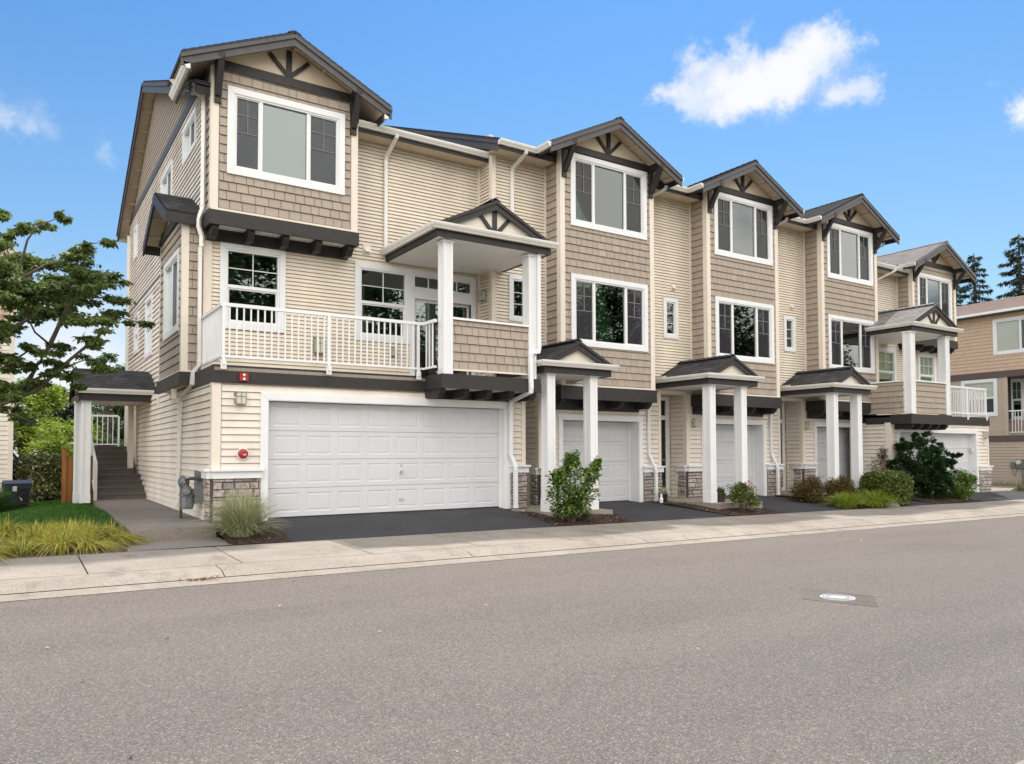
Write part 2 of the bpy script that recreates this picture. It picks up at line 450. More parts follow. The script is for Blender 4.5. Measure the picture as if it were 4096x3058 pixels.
def tag(o, label, cat, group=None, kind=None):
    if label: o['label'] = label
    if cat: o['category'] = cat
    if group: o['group'] = group
    if kind: o['kind'] = kind
    return o
def thing(name, label, cat, loc=(0, 0, 0), group=None):
    o = bpy.data.objects.new(name, None); o.empty_display_size = .3; COL.objects.link(o); o.location = loc
    return tag(o, label, cat, group)
def npmesh(name, V, F, mat_, parent=None, smooth=False):
    me = bpy.data.meshes.new(name); V = np.asarray(V, np.float32)
    if parent is not None: V = V-np.array(world_loc(parent), np.float32)
    nf, k = F.shape
    me.vertices.add(len(V)); me.vertices.foreach_set('co', V.ravel())
    me.loops.add(nf*k); me.loops.foreach_set('vertex_index', F.ravel().astype(np.int32))
    me.polygons.add(nf); me.polygons.foreach_set('loop_start', np.arange(0, nf*k, k, dtype=np.int32))
    try: me.polygons.foreach_set('loop_total', np.full(nf, k, np.int32))
    except Exception: pass
    if smooth: me.polygons.foreach_set('use_smooth', np.ones(nf, bool))
    me.materials.append(mat_); me.update(calc_edges=True); me.validate()
    o = bpy.data.objects.new(name, me); COL.objects.link(o)
    if parent is not None: o.parent = parent
    return o

# ------------------------------------------------------------------ ground levels
SL = -0.0092
def slope(x): return SL*max(-25.0, min(60.0, x))
PROF = [(-60, -.10), (-2.4, -.14), (.9, -.17), (1.3, -.19), (1.55, -.30), (1.82, -.325), (5.5, -.30), (9.27, -.322), (9.55, -.312), (9.66, -.285), (9.78, -.24), (10.13, -.222), (11.86, -.19), (12.1, -.19)]
def gz(x, y):
    p = PROF[-1][1]
    for (a, za), (b, zb) in zip(PROF, PROF[1:]):
        if a <= y <= b: p = za+(zb-za)*(y-a)/(b-a); break
    return p+slope(x)
def strip(name, x0, x1, ys, mat_, dz=0.0, nx=60, holes=None):
    xs = np.linspace(x0, x1, nx+1); mb = MB()
    for i in range(nx+1):
        for y in ys: mb.v.append((xs[i], y, gz(xs[i], y)+dz))
    k = len(ys)
    for i in range(nx):
        for j in range(k-1): mb.f.append((i*k+j, (i+1)*k+j, (i+1)*k+j+1, i*k+j+1)); mb.mi.append(0)
    o = mb.build(name, mat_); tag(o, None, None, None, 'structure'); return o

def road_mat():
    t = NT('worn_asphalt'); t.set(.88, .25)
    big = t.noise(.35, 5, .6, (.5, 1.4, 1)); med = t.noise(3.0, 5, .6)
    base = t.ramp(big, [(.30, (.118, .100, .089)), (.5, (.157, .135, .121)), (.72, (.185, .160, .143))])
    base = t.mix(t.mr(med, .35, .75, 0, .3), base, (.10, .093, .088))
    vo = t.node('ShaderNodeTexVoronoi', {'Vector': t.co(), 'Scale': 120.0}, feature='F1')
    sp = t.ramp(vo.outputs['Color'], [(0, (.055, .05, .047)), (.35, (.12, .11, .102)), (.7, (.15, .14, .13)), (.9, (.24, .225, .20)), (1, (.33, .30, .27))])
    sx = t.node('ShaderNodeSeparateColor', {'Color': vo.outputs['Color']}).outputs[0]
    sp = t.ramp(sx, [(0, (.06, .05, .044)), (.3, (.125, .107, .096)), (.7, (.168, .146, .131)), (.9, (.235, .205, .183)), (1, (.42, .37, .32))])
    patch = t.mr(t.noise(.8, 3, .5, (.25, 1.5, 1)), .42, .62, 0, .6); base = t.mix(patch, base, (.205, .178, .16))
    drip = t.mr(t.noise(1.7, 6, .7), .66, .78, 0, .5); base = t.mix(drip, base, (.075, .068, .063))
    c = t.mix(.58, base, sp)
    v2 = t.node('ShaderNodeTexVoronoi', {'Vector': t.co(), 'Scale': 62.0}, feature='F1'); r2 = t.node('ShaderNodeSeparateColor', {'Color': v2.outputs['Color']}).outputs[1]
    c = t.mix(t.math('MULTIPLY', t.mr(r2, .80, .88), t.mr(v2.outputs['Distance'], .35, .30)), c, (.34, .30, .265)); c = t.mix(t.math('MULTIPLY', t.mr(r2, .22, .12), t.mr(v2.outputs['Distance'], .4, .3, 0, .8)), c, (.05, .045, .04))
    fine = t.noise(260, 2)
    c = t.mix(t.mr(fine, .3, .7, .0, .35), c, (.07, .065, .06))
    # hairline cracks
    wob = t.node('ShaderNodeTexNoise', {'Vector': t.co(), 'Scale': 2.2, 'Detail': 6}).outputs['Color']
    v3 = t.node('ShaderNodeVectorMath', {0: t.co((.35, .55, 1)), 1: t.node('ShaderNodeVectorMath', {0: wob, 'Scale': .35}, operation='SCALE').outputs[0]}, operation='ADD').outputs[0]
    cr = t.node('ShaderNodeTexVoronoi', {'Vector': v3, 'Scale': .55}, feature='DISTANCE_TO_EDGE').outputs['Distance']
    c = t.mix(t.mr(cr, 0.0, .0016, .3, 0), c, (.045, .04, .037))
    c = t.node('ShaderNodeVectorMath', {0: c, 'Scale': 1.06}, operation='SCALE').outputs[0]; t.color(c)
    h = t.math('ADD', t.math('MULTIPLY', vo.outputs['Distance'], -1.4), t.math('MULTIPLY', fine, .6))
    t.bump(h, .8, .006); return t.m
def conc_mat(name, a, b, c_, agg=90, dirt=.5, bump=.35, wet=None):
    t = NT(name); t.set(.85, .25)
    base = t.ramp(t.noise(.9, 7, .65), [(.3, a), (.55, b), (.75, c_)])
    n2 = t.noise(agg, 3, .6); base = t.mix(t.mr(n2, .3, .7, 0, .4), base, tuple(x*.55 for x in b))
    st = t.mr(t.noise(2.6, 8, .72, (1, .6, 1)), .52, .74, 0, dirt); base = t.mix(st, base, tuple(x*.5 for x in a))
    vo = t.node('ShaderNodeTexVoronoi', {'Vector': t.co(), 'Scale': 120.0}).outputs['Color']
    sx = t.node('ShaderNodeSeparateColor', {'Color': vo}).outputs[0]
    base = t.mix(t.mr(sx, .86, .95, 0, .4), base, tuple(min(1, x*1.5) for x in c_))
    t.color(base); t.bump(n2, bump, .004); return t.m
M_ROAD = road_mat()
M_CONC = conc_mat('street_concrete', (.21, .182, .154), (.285, .25, .213), (.345, .308, .265), 90, .8)
M_PATH = conc_mat('dark_exposed_aggregate', (.17, .148, .128), (.22, .193, .168), (.26, .23, .20), 130, .6)
M_STEP = conc_mat('step_concrete', (.10, .085, .075), (.13, .112, .10), (.16, .14, .125), 110, .5)
M_SLAB = conc_mat('porch_concrete', (.24, .205, .17), (.30, .26, .215), (.34, .30, .25), 90, .5)
M_DRIVE = conc_mat('sealed_driveway', (.034, .034, .037), (.047, .046, .050), (.064, .062, .065), 160, .55, .3)
M_SOIL = conc_mat('bare_soil', (.06, .045, .034), (.085, .064, .048), (.11, .085, .064), 40, .4, .8)
M_GROUND = conc_mat('far_ground', (.07, .075, .04), (.09, .095, .05), (.11, .11, .06), 6, .3, .4)

# the ground sheet, out to the horizon
def ground():
    xs = [-400, -200, -100, -60]+list(np.arange(-30, 60.1, 2.5))+[80, 120, 220, 420]
    ys = [-400, -150, -60, -20, -6, -2.5, -2.0, 0, 2, 5, 8, 9.5, 11.8, 12.2, 13, 14, 16, 18, 20, 22, 25, 30, 40, 60, 90, 150, 400]
    mb = MB(); k = len(ys)
    for x in xs:
        for y in ys:
            z = gz(x, min(max(y, -60), 12.1))-(.20 if -2.4 < y < 11.9 else .10)
            if y > 16: z -= min(1.2, (y-16)*.02)
            if x < 1.4 and y > 12: z -= .12+min(.5, max(0, .2-x)*.10)
            mb.v.append((x, y, z))
    for i in range(len(xs)-1):
        for j in range(k-1): mb.f.append((i*k+j, (i+1)*k+j, (i+1)*k+j+1, i*k+j+1)); mb.mi.append(0)
    tag(mb.build('ground', M_GROUND), None, None, None, 'structure')
ground()
strip('road', -45, 90, [1.82, 3, 5.5, 7.5, 9.27], M_ROAD)
# gutter pan, rolled kerb and sidewalk, cut into slabs with open joints
def slabs(name, ys, xs, gap, mat_, dz=0.0, thick=.12):
    mb = MB()
    for a, b in zip(xs, xs[1:]):
        k = len(ys); n = 3; base = len(mb.v)
        X = [a+gap/2+(b-a-gap)*i/n for i in range(n+1)]
        for x in X:
            for y in ys: mb.v.append((x, y, gz(x, y)+dz))
        for i in range(n):
            for j in range(k-1): mb.f.append((base+i*k+j, base+(i+1)*k+j, base+(i+1)*k+j+1, base+i*k+j+1)); mb.mi.append(0)
        for x in (X[0], X[-1]):
            for j in range(k-1):
                y0, y1 = ys[j], ys[j+1]
                mb.poly([(x, y0, gz(x, y0)+dz-thick), (x, y1, gz(x, y1)+dz-thick), (x, y1, gz(x, y1)+dz), (x, y0, gz(x, y0)+dz)])
    tag(mb.build(name, mat_), None, None, None, 'structure')
kj = sorted([2.16-3.45*i for i in range(12)]+[2.16+3.47*i for i in range(1, 24)])
sj = sorted([2.5-1.75*i for i in range(20)]+[2.5+1.78*i for i in range(1, 46)])
strip('gutter', -45, 90, [9.275, 9.55, 9.585], M_CONC, 0.004)
slabs('kerb', [9.605, 9.66, 9.72, 9.80, 10.118], kj, .014, M_CONC, .004)
slabs('sidewalk', [10.138, 11.0, 11.86], sj, .018, M_CONC, .003)
strip('kerb_near_side', -45, 90, [.9, 1.3, 1.42, 1.55, 1.815], M_CONC, 0.003)
strip('sidewalk_near_side', -45, 90, [-2.0, .89], M_CONC, 0.003)

# ------------------------------------------------------------------ building pieces
FR = front
def frame_rect(mb, fr, u0, u1, v0, v1, w, d0, d1):
    mb.box(fr, u0, u0+w, v0, v1, d0, d1); mb.box(fr, u1-w, u1, v0, v1, d0, d1)
    mb.box(fr, u0+w, u1-w, v0, v0+w, d0, d1); mb.box(fr, u0+w, u1-w, v1-w, v1, d0, d1)
def window(par, fr, u0, u1, v0, v1, kind, fill='dark', trim=.115, split=(.235, .705), flip=False, gl=None, level=.5, label=None):
    """casing outer rectangle u0..u1 x v0..v1 on the wall plane of fr"""
    mb = MB(); t = trim
    # mitred casing
    def cas(a, b, c, d): mb.prism([fr.P(*a, 0), fr.P(*b, 0), fr.P(*c, 0), fr.P(*d, 0)], fr.N*.038)
    i0, i1, j0, j1 = u0+t, u1-t, v0+t, v1-t; g = .0015
    cas((u0, v0), (u1, v0), (i1-g, j0-g), (i0+g, j0-g)); cas((u0, v1), (u1, v1), (i1-g, j1+g), (i0+g, j1+g))
    cas((u0, v0+g), (u0, v1-g), (i0-g, j1), (i0-g, j0)); cas((u1, v0+g), (u1, v1-g), (i1+g, j1), (i1+g, j0))
    f = .034
    frame_rect(mb, fr, i0, i1, j0, j1, f, -.10, .022)
    a, b, c, d = i0+f, i1-f, j0+f, j1-f
    panes = []; scr = []
    mw = .022
    def grid(ua, ub, va, vb, vs, hs):
        for x in vs: mb.box(fr, ua+(ub-ua)*x-.008, ua+(ub-ua)*x+.008, va, vb, -.022, -.006)
        for y in hs: mb.box(fr, ua, ub, va+(vb-va)*y-.008, va+(vb-va)*y+.008, -.021, -.007)
    if kind == 'slider':
        W_ = b-a; s0, s1 = a+W_*split[0], a+W_*split[1]
        mb.box(fr, s0-.03, s0+.03, c, d, -.06, .012); mb.box(fr, s1-.03, s1+.03, c, d, -.06, .012)
        for p, q in ((a, s0-.03), (s1+.03, b)):
            frame_rect(mb, fr, p, q, c, d, .022, -.05, .0)
            grid(p+.022, q-.022, c+.022, d-.022, [], [.5, .76])
            x = (p+q)/2; mb.box(fr, x-.008, x+.008, c+.022+(d-c-.044)*.5, d-.022, -.0222, -.0062)
            scr.append((p+.022, q-.022, c+.022, d-.022))
        panes = [(a, s0-.03), (s0+.03, s1-.03), (s1+.03, b)]
        panes = [(p, q, c, d) for p, q in panes]
    elif kind == 'hung':
        mv = c+(d-c)*level
        mb.box(fr, a, b, mv-.03, mv+.03, -.07, .008)
        frame_rect(mb, fr, a, b, c, mv-.03, .03, -.07, -.012)
        grid(a, b, mv+.03, d, [.5], [.5])
        panes = [(a, b, mv+.03, d), (a+.03, b-.03, c+.03, mv-.03)]; scr = [(a+.03, b-.03, c+.03, mv-.03)]
    elif kind == 'hung3':
        mv = c+(d-c)*level
        mb.box(fr, a, b, mv-.03, mv+.03, -.07, .008); frame_rect(mb, fr, a, b, c, mv-.03, .03, -.07, -.012)
        grid(a, b, mv+.03, d, [.33, .67], [.5]); panes = [(a, b, mv+.03, d), (a+.03, b-.03, c+.03, mv-.03)]
    elif kind == 'narrow':
        grid(a, b, c, d, [], [.34, .67]); panes = [(a, b, c, d)]
    elif kind == 'two':
        x = (a+b)/2; mb.box(fr, x-.035, x+.035, c, d, -.06, .01); frame_rect(mb, fr, a, x-.035, c, d, .03, -.05, 0)
        panes = [(a, x-.035, c, d), (x+.035, b, c, d)]; scr = [(a+.03, x-.065, c+.03, d-.03)]
    elif kind == 'transom':
        grid(a, b, c, d, [.25, .5, .75], []); panes = [(a, b, c, d)]
    w = mb.build('window', M_WHITE, par)
    if label: w['label'] = label
    g_ = MB()
    for p in panes: g_.box(fr, p[0]-.004, p[1]+.004, p[2]-.004, p[3]+.004, -.034, -.028)
    g_.build('pane', gl or M_GLASS, w)
    if scr and kind in ('slider', 'two'):
        for p in scr:
            q = MB(); q.poly([fr.P(p[0], p[2], -.003), fr.P(p[1], p[2], -.003), fr.P(p[1], p[3], -.003), fr.P(p[0], p[3], -.003)])
            q.build('insect_screen', M_SCREEN, w)
    q = MB()
    def sheet(p0, p1, q0, q1, dd=-.065): q.box(fr, p0, p1, q0, q1, dd-.01, dd)
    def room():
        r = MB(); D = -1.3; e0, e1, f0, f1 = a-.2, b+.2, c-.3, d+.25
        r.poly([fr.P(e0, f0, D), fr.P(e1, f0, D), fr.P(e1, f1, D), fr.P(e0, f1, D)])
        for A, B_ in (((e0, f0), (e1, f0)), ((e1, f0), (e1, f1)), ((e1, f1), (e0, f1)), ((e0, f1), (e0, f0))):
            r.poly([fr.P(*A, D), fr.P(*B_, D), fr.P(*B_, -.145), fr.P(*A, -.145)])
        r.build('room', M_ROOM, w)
    if fill == 'blind': sheet(a, b, c, d); q.build('blind', M_BLIND, w)
    elif fill == 'paleblind': sheet(a, b, c, d); q.build('blind', M_BLINDW, w)
    elif fill == 'greyblind': sheet(a, b, c, d-.12); sheet(a, b, d-.12, d, -.06); q.build('blind', M_BLINDG, w)
    elif fill == 'curtain': sheet(a, b, c, d); q.build('curtain', M_CURT, w)
    elif fill == 'centreblind':
        sheet(s0+.03+(s1-s0)*.17, s1, c, d); q.build('blind', M_BLIND, w); room()
    elif fill == 'halfcurtain':
        sheet(a, b, c, c+(d-c)*.58); q.build('curtain', M_CURT, w); room()
    elif fill == 'toppale':
        sheet(a, b, c+(d-c)*.45, d); q.build('blind', M_BLINDW, w); room()
    elif fill == 'topgreen':
        sheet(a, b, c+(d-c)*.3, d); q.build('blind', M_BLINDD, w); room()
    elif fill == 'topblind':
        sheet(a, b, c+(d-c)*.35, d); q.build('blind', M_BLIND, w); room()
    elif fill == 'stripblind':
        sheet(a, b, d-.22, d); q.build('blind', M_BLINDW, w); room()
    else: room()
    return w

def garage_door(par, fr, u0, u1, v0, v1, rows, cols, dd, handle=False):
    mb = MB(); H = (v1-v0)/rows; Wd = (u1-u0)
    for r in range(rows):
        a, b = v0+r*H+.003, v0+(r+1)*H-.003
        mx = .075; ops = []; cw = (Wd-.12)/cols
        for c in range(cols):
            x0 = u0+.06+c*cw+mx*.8; x1 = u0+.06+(c+1)*cw-mx*.8; ops.append((x0, x1, a+.085, b-.085))
        mb.core(fr, u0, u1, a, b, ops, dd-.045, dd)
        for x0, x1, y0, y1 in ops:
            L = [(0, 0), (.014, -.0065), (.028, -.0065), (.050, -.002)]
            for (i0, e0), (i1, e1) in zip(L, L[1:]):
                A = [(x0+i0, y0+i0), (x1-i0, y0+i0), (x1-i0, y1-i0), (x0+i0, y1-i0)]; B_ = [(x0+i1, y0+i1), (x1-i1, y0+i1), (x1-i1, y1-i1), (x0+i1, y1-i1)]
                for k in range(4): mb.poly([fr.P(*A[k], dd+e0), fr.P(*A[(k+1) % 4], dd+e0), fr.P(*B_[(k+1) % 4], dd+e1), fr.P(*B_[k], dd+e1)])
            mb.poly([fr.P(x0+.05, y0+.05, dd-.003), fr.P(x1-.05, y0+.05, dd-.003), fr.P(x1-.05, y1-.05, dd-.003), fr.P(x0+.05, y1-.05, dd-.003)])
    g = mb.build('garage_door', M_DOORW, par)
    s = MB(); s.box(fr, u0, u1, v0-.025, v0+.004, dd-.03, dd+.004); s.build('bottom_seal', M_BLACK, g)
    if handle:
        h = MB(); x = u0+Wd*.535; y = v0+H*1.5
        h.tube([fr.P(x, y, dd), fr.P(x, y, dd+.05)], .028, 10); h.beam(fr.P(x, y+.04, dd+.055), fr.P(x, y-.07, dd+.06), .022, .02, fr.N); h.tube([fr.P(x, y+.13, dd), fr.P(x, y+.13, dd+.012)], .02, 10)
        h.box(fr, x-.045, x+.045, v0+.21, v0+.26, dd+.001, dd+.012)
        h.build('handle', M_STEEL, g)
    return g
def casing(par, fr, u0, u1, v0, v1, w, d=.035, name='garage_door_frame', reveal=.16):
    """opening u0..u1 x v0..v1, casing outside it, lined reveal"""
    mb = MB()
    mb.prism([fr.P(u0-w, v0, 0), fr.P(u0, v0, 0), fr.P(u0, v1, 0), fr.P(u0-w, v1+w, 0)], fr.N*d)
    mb.prism([fr.P(u1+w, v0, 0), fr.P(u1, v0, 0), fr.P(u1, v1, 0), fr.P(u1+w, v1+w, 0)], fr.N*d)
    mb.prism([fr.P(u0-w+.002, v1+w, 0), fr.P(u0+.001, v1+.001, 0), fr.P(u1-.001, v1+.001, 0), fr.P(u1+w-.002, v1+w, 0)], fr.N*d)
    mb.box(fr, u0-.02, u0+.012, v0, v1, -reveal, d-.008); mb.box(fr, u1-.012, u1+.02, v0, v1, -reveal, d-.008); mb.box(fr, u0+.012, u1-.012, v1-.012, v1+.02, -reveal, d-.008)
    mb.box(fr, u0+.012, u0+.05, v0, v1-.012, -reveal, -reveal+.04); mb.box(fr, u1-.05, u1-.012, v0, v1-.012, -reveal, -reveal+.04)
    return mb.build(name, M_WHITE, par)

GUTP = [(0, 0), (0, -.115), (.062, -.115), (.078, -.085), (.10, -.06), (.115, -.03), (.118, 0), (.106, 0), (.10, -.012), (.012, -.012)]
def gutter(par, path, flip=1):
    mb = MB(); mb.sweep(path, GUTP, flip); return mb.build('gutter', M_GUT, par)
def downspout(par, pts, side, w=.075, h=.055, m_=None):
    mb = MB(); mb.rtube(pts, w, h, side)
    for i in range(len(pts)-1):
        p, q = Vector(pts[i]), Vector(pts[i+1])
        if (q-p).length > .8:
            for f in (.06, .97):
                c = p.lerp(q, f); d = (q-p).normalized(); mb.rtube([c-d*.018, c+d*.018], w+.012, h+.012, side)
    return mb.build('downspout', m_ or M_GUT, par)

def roof_plane(mb, O, U, V, N, ulen, vlen, e=.145, seed=1, clip=None):
    fr = Fr(O, U, N, V)
    mb.courses(fr, 0, ulen, 0, vlen, e, .009, (), clip, True, .14, .34, seed, .004, .004, .0)
def gable(par, xc, half, yf, yb, ze, slope_, xl, xr, ywall, zpanel, truss=True, fasc_h=.205, gut=True, brk=True, tie=None, m_roof=None, seed=1, gut_y=None, gdz=0.0, gdx=0.0, brk_drop=.75, fm=None, lookouts=True):
    """gable roof, ridge along Y. ze = top of roof at the eave line, xl/xr = wall faces below, ywall = gable wall plane."""
    fm = fm or M_FASC
    n = math.hypot(1, slope_); vl = half*n; zp = ze+half*slope_; th = .05
    mb = MB()
    for sgn in (-1, 1):
        V = Vector((-sgn/n, 0, slope_/n)); N = Vector((sgn*slope_/n, 0, 1/n)); O = Vector((xc+sgn*half, yf-.02, ze))
        roof_plane(mb, O, (0, 1, 0), V, N, yb-yf+.02, vl, seed=seed+sgn)
        f = Fr(O, (0, 1, 0), N, V); mb.box(f, 0.0, yb-yf+.02, -.03, vl, -th, -.002)
    # ridge caps
    for i in range(int((yb-yf)/.2)):
        y = yf-.02+i*.2
        for sgn in (-1, 1):
            V = Vector((sgn/n, 0, -slope_/n)); N = Vector((sgn*slope_/n, 0, 1/n))
            f = Fr((xc, y, zp+.012), (0, 1, 0), N, V); mb.add([f.P(0, 0, .018), f.P(.235, 0, .004), f.P(.235, .14, .004), f.P(0, .14, .018), f.P(0, 0, 0), f.P(0, .14, 0)], [(0, 1, 2, 3), (4, 0, 3, 5)])
    roof = mb.build('gable_roof', m_roof or M_ROOF, par)
    # barge boards (two-step), mitred at peak
    mb = MB(); zt = zp-th*1.05; zb_ = ze-th*1.05
    for sgn in (-1, 1):
        x1 = xc+sgn*(half+.03); dz = -.03*slope_
        for (a, b, y0, y1) in ((.0, .075, yf-.03, yf+.03), (.075, fasc_h, yf, yf+.035)):
            mb.prism([(xc, y0, zt-a), (x1, y0, zb_+dz-a), (x1, y0, zb_+dz-b), (xc, y0, zt-b)], (0, y1-y0, 0))
    mb.build('barge_board', fm, roof)
    # soffit boards and lookouts
    mb = MB()
    for sgn in (-1, 1):
        V = Vector((-sgn/n, 0, slope_/n)); N = Vector((sgn*slope_/n, 0, 1/n)); O = Vector((xc+sgn*half, yf, ze))
        f = Fr(O, (0, 1, 0), N, V)
        mb.box(f, .036, yb-yf, 0, vl-.03, -th-.02, -th-.003)
        if lookouts:
            for k in range(4): v = .1+(vl-.3)*k/3.0; mb.box(f, .04, ywall-yf-.003, v, v+.05, -th-.065, -th-.021)
    mb.build('soffit', M_SOFF, roof)
    # gable wall panel
    mb = MB(); zs = zt-.07; k = (zs-zpanel)/slope_
    mb.prism([(xc-k, ywall, zpanel), (xc+k, ywall, zpanel), (xc, ywall, zs)], (0, .10, 0)); mb.build('gable_panel', M_SOFF, roof)
    if truss:
        mb = MB(); f = front(ywall); hh = (zs-zpanel)
        mb.box(f, xc-.05, xc+.05, zpanel+.0, zs-.10, .003, .05)
        for sgn in (-1, 1): mb.beam((xc+sgn*.02, ywall-.025, zpanel+.03), (xc+sgn*hh*.62, ywall-.025, zpanel+hh*.62), .075, .04, (0, 1, 0))
        mb.build('truss_trim', M_DARK, roof)
    if tie:
        mb = MB(); mb.box(front(ywall), tie[0], tie[1], tie[2], tie[3], .002, .045); mb.build('tie_beam', M_DARK, roof)
    if brk:
        for x in (xl+.085, xr-.085):
            zr = min(ze+slope_*(half-abs(x-xc))-th-.08, zpanel+.06); b = MB(); L = ywall-yf-.01
            b.wbox(x-.06, x+.06, ywall-.075, ywall-.002, zr-brk_drop, zr)
            b.wbox(x-.058, x+.058, ywall-L-.02, ywall-.076, zr-.11, zr+.03)
            b.beam((x, ywall-.07, zr-brk_drop+.14), (x, ywall-L+.04, zr-.09), .112, .10, (0, 0, 1))
            b.build('bracket', M_DARK, roof)
    if gut:
        gy = gut_y if gut_y is not None else yb
        for sgn in (-1, 1):
            m2 = MB(); x = xc+sgn*(half-gdx); m2.wbox(min(x, x-sgn*.03), max(x, x-sgn*.03), yf+.04, gy, ze-.20+gdz, ze-.06+gdz); m2.build('eave_board', M_DARK, roof)
            mg = MB(); mg.sweep([(x, yf+.0, ze-.035+gdz), (x, gy, ze-.035+gdz)], GUTP, 1 if sgn > 0 else -1); mg.build('gutter', M_GUT, roof)
    return roof

def corbels(mb, xs, y0, y1, ztop, h, w=.11):
    """cantilever brackets running in Y from wall y1 out to y0, nose cut"""
    for x in xs:
        mb.prism([(x-w/2, y1, ztop), (x-w/2, y0, ztop), (x-w/2, y0, ztop-h*.45), (x-w/2, y0+h*.55, ztop-h), (x-w/2, y1, ztop-h)], (w, 0, 0))
def column(par, x0, x1, y0, y1, z0, z1, base=.26, name='column'):
    mb = MB(); mb.wbox(x0, x1, y0, y1, z0, z1); e = .012; w = min(.045, (x1-x0)*.25)
    for a, b, c, d in ((x0-e, x0+w, y0-e, y0+w), (x1-w, x1+e, y0-e, y0+w), (x0-e, x0+w, y1-w, y1+e), (x1-w, x1+e, y1-w, y1+e)): mb.wbox(a, b, c, d, z0+.002, z1-.002)
    if base: mb.wbox(x0-.022, x1+.022, y0-.022, y1+.022, z0-.012, z0+base)
    mb.wbox(x0-.03, x1+.03, y0-.03, y1+.03, z1-.05, z1-.003)
    return mb.build(name, M_WHITE, par)
def railing(par, pts, z0, z1, posts=(), spacing=.115, name='railing', m_=None):
    m_ = m_ or M_WHITE; mb = MB()
    for p, q in zip(pts, pts[1:]):
        p, q = Vector(p), Vector(q); d = q-p; L = d.length
        up = Vector((0, 0, 1))
        mb.beam(p+up*(z1-.03), q+up*(z1-.03), .055, .06); mb.beam(p+up*(z0+.02), q+up*(z0+.02), .035, .04)
        n = max(1, int(L/spacing))
        for i in range(1, n):
            c = p+d*(i/n); mb.beam(c+up*(z0+.02), c+up*(z1-.04), .025, .025, (d.y, -d.x, 0) if abs(d.x)+abs(d.y) > 0 else (1, 0, 0))
    o = mb.build(name, m_, par)
    for (x, y, fdir) in posts:
        b = MB(); b.wbox(x-.025, x+.025, y-.025, y+.025, z0-.08, z1-.035)
        if fdir:
            b.wbox(x-.022, x+.022, y-.07, y+.02, z0-.13, z0-.03); b.wbox(x-.05, x+.05, y-.04, y-.028, z0-.20, z0-.05)
            for k in (-.03, .03): b.tube([(x+k, y-.048, z0-.16), (x+k, y-.038, z0-.16)], .012, 8)
        b.build('post', m_, o)
    return o
def porch_roof(par, x0, x1, yg, yb, zg, slope_, ypan, truss=False, fas=.15, m_roof=None, seed=3, panel_m=None, yb_right=None):
    """hipless gable porch roof. gutter line wraps left side and front; pediment above the front gutter."""
    n = math.hypot(1, slope_); xc = (x0+x1)/2; half = (x1-x0)/2-.06; ze = zg+.0; vl = half*n; zp = ze+half*slope_
    yf = ypan-.06; mb = MB()
    for sgn in (-1, 1):
        V = Vector((-sgn/n, 0, slope_/n)); N = Vector((sgn*slope_/n, 0, 1/n)); O = Vector((xc+sgn*(half-.04), yf, ze-.02))
        ln = (yb if sgn < 0 or yb_right is None else yb_right)-yf
        roof_plane(mb, O, (0, 1, 0), V, N, ln, vl, seed=seed+sgn)
        f = Fr(O, (0, 1, 0), N, V); mb.box(f, 0, ln, -.05, vl, -.05, -.002)
    for i in range(int((yb-yf)/.2)):
        y = yf+i*.2
        for sgn in (-1, 1):
            V = Vector((sgn/n, 0, -slope_/n)); N = Vector((sgn*slope_/n, 0, 1/n)); f = Fr((xc, y, zp+.012), (0, 1, 0), N, V)
            mb.add([f.P(0, 0, .018), f.P(.235, 0, .004), f.P(.235, .13, .004), f.P(0, .13, .018), f.P(0, 0, 0), f.P(0, .13, 0)], [(0, 1, 2, 3), (4, 0, 3, 5)])
    roof = mb.build('porch_roof', m_roof or M_ROOF, par)
    mb = MB(); zt = zp-.035; zb_ = ze-.035
    for sgn in (-1, 1):
        for a, b, y0, y1 in ((0, .07, yf-.05, yf+.01), (.07, .20, yf-.025, yf+.01)):
            x1_ = xc+sgn*(half-.0)
            bot = max(zb_-b, ze-.03)
            mb.prism([(xc, y0, zt-a), (x1_+sgn*.04, y0, zb_-a-.0), (x1_-sgn*max(0, (b-.09))/slope_, y0, bot-.05), (xc, y0, zt-b)], (0, y1-y0, 0))
    mb.build('barge_board', M_DARK, roof)
    mb = MB(); mb.prism([(xc-half, ypan, ze-.05), (xc+half, ypan, ze-.05), (xc, ypan, zp-.06)], (0, .08, 0)); mb.build('pediment', panel_m or M_TRIM, roof)
    if truss:
        mb = MB(); hh = half*slope_-.16
        mb.box(front(ypan), xc-.05, xc+.05, ze-.02, zp-.2, .002, .03)
        for sgn in (-1, 1): mb.beam((xc+sgn*.03, ypan-.017, ze+.0), (xc+sgn*hh*.62, ypan-.017, ze+hh*.62), .08, .028, (0, 1, 0))
        mb.build('truss_trim', M_DARK, roof)
    # small apron shingle in front of pediment, gutter and fascia
    mb = MB(); e = .118
    xa, xb, ya = x0+e, x1-e, yg+e
    mb.sweep([(xa, yb, zg), (xa, ya, zg), (xb+e, ya, zg)], GUTP, 1); mb.build('gutter', M_GUT, roof)
    mb = MB(); mb.wbox(xa+.003, xb, ya+.002, ypan-.003, zg-.03, zg+.0); mb.build('apron', M_DARK, roof)
    mb = MB(); zb = zg-.115-fas
    mb.wbox(xa+.02, xb, ya+.02, ya+.07, zb, zg-.02); mb.wbox(xa+.02, xa+.07, ya+.07, yb, zb, zg-.02); mb.wbox(xb-.05, xb, ya+.07, yb if yb_right is None else yb_right, zb, zg-.02)
    mb.build('fascia', M_DARK, roof)
    mb = MB(); w = .10; x = xa+.07
    yy = ya+.07
    while yy < yb-.01:
        mb.wbox(xa+.07, xb-.05, yy+.003, min(yy+w, yb)-.003, zb+.012, zb+.03); yy += w
    mb.wbox(xa+.07, xb-.05, ya+.07, yb, zb+.031, zb+.045)
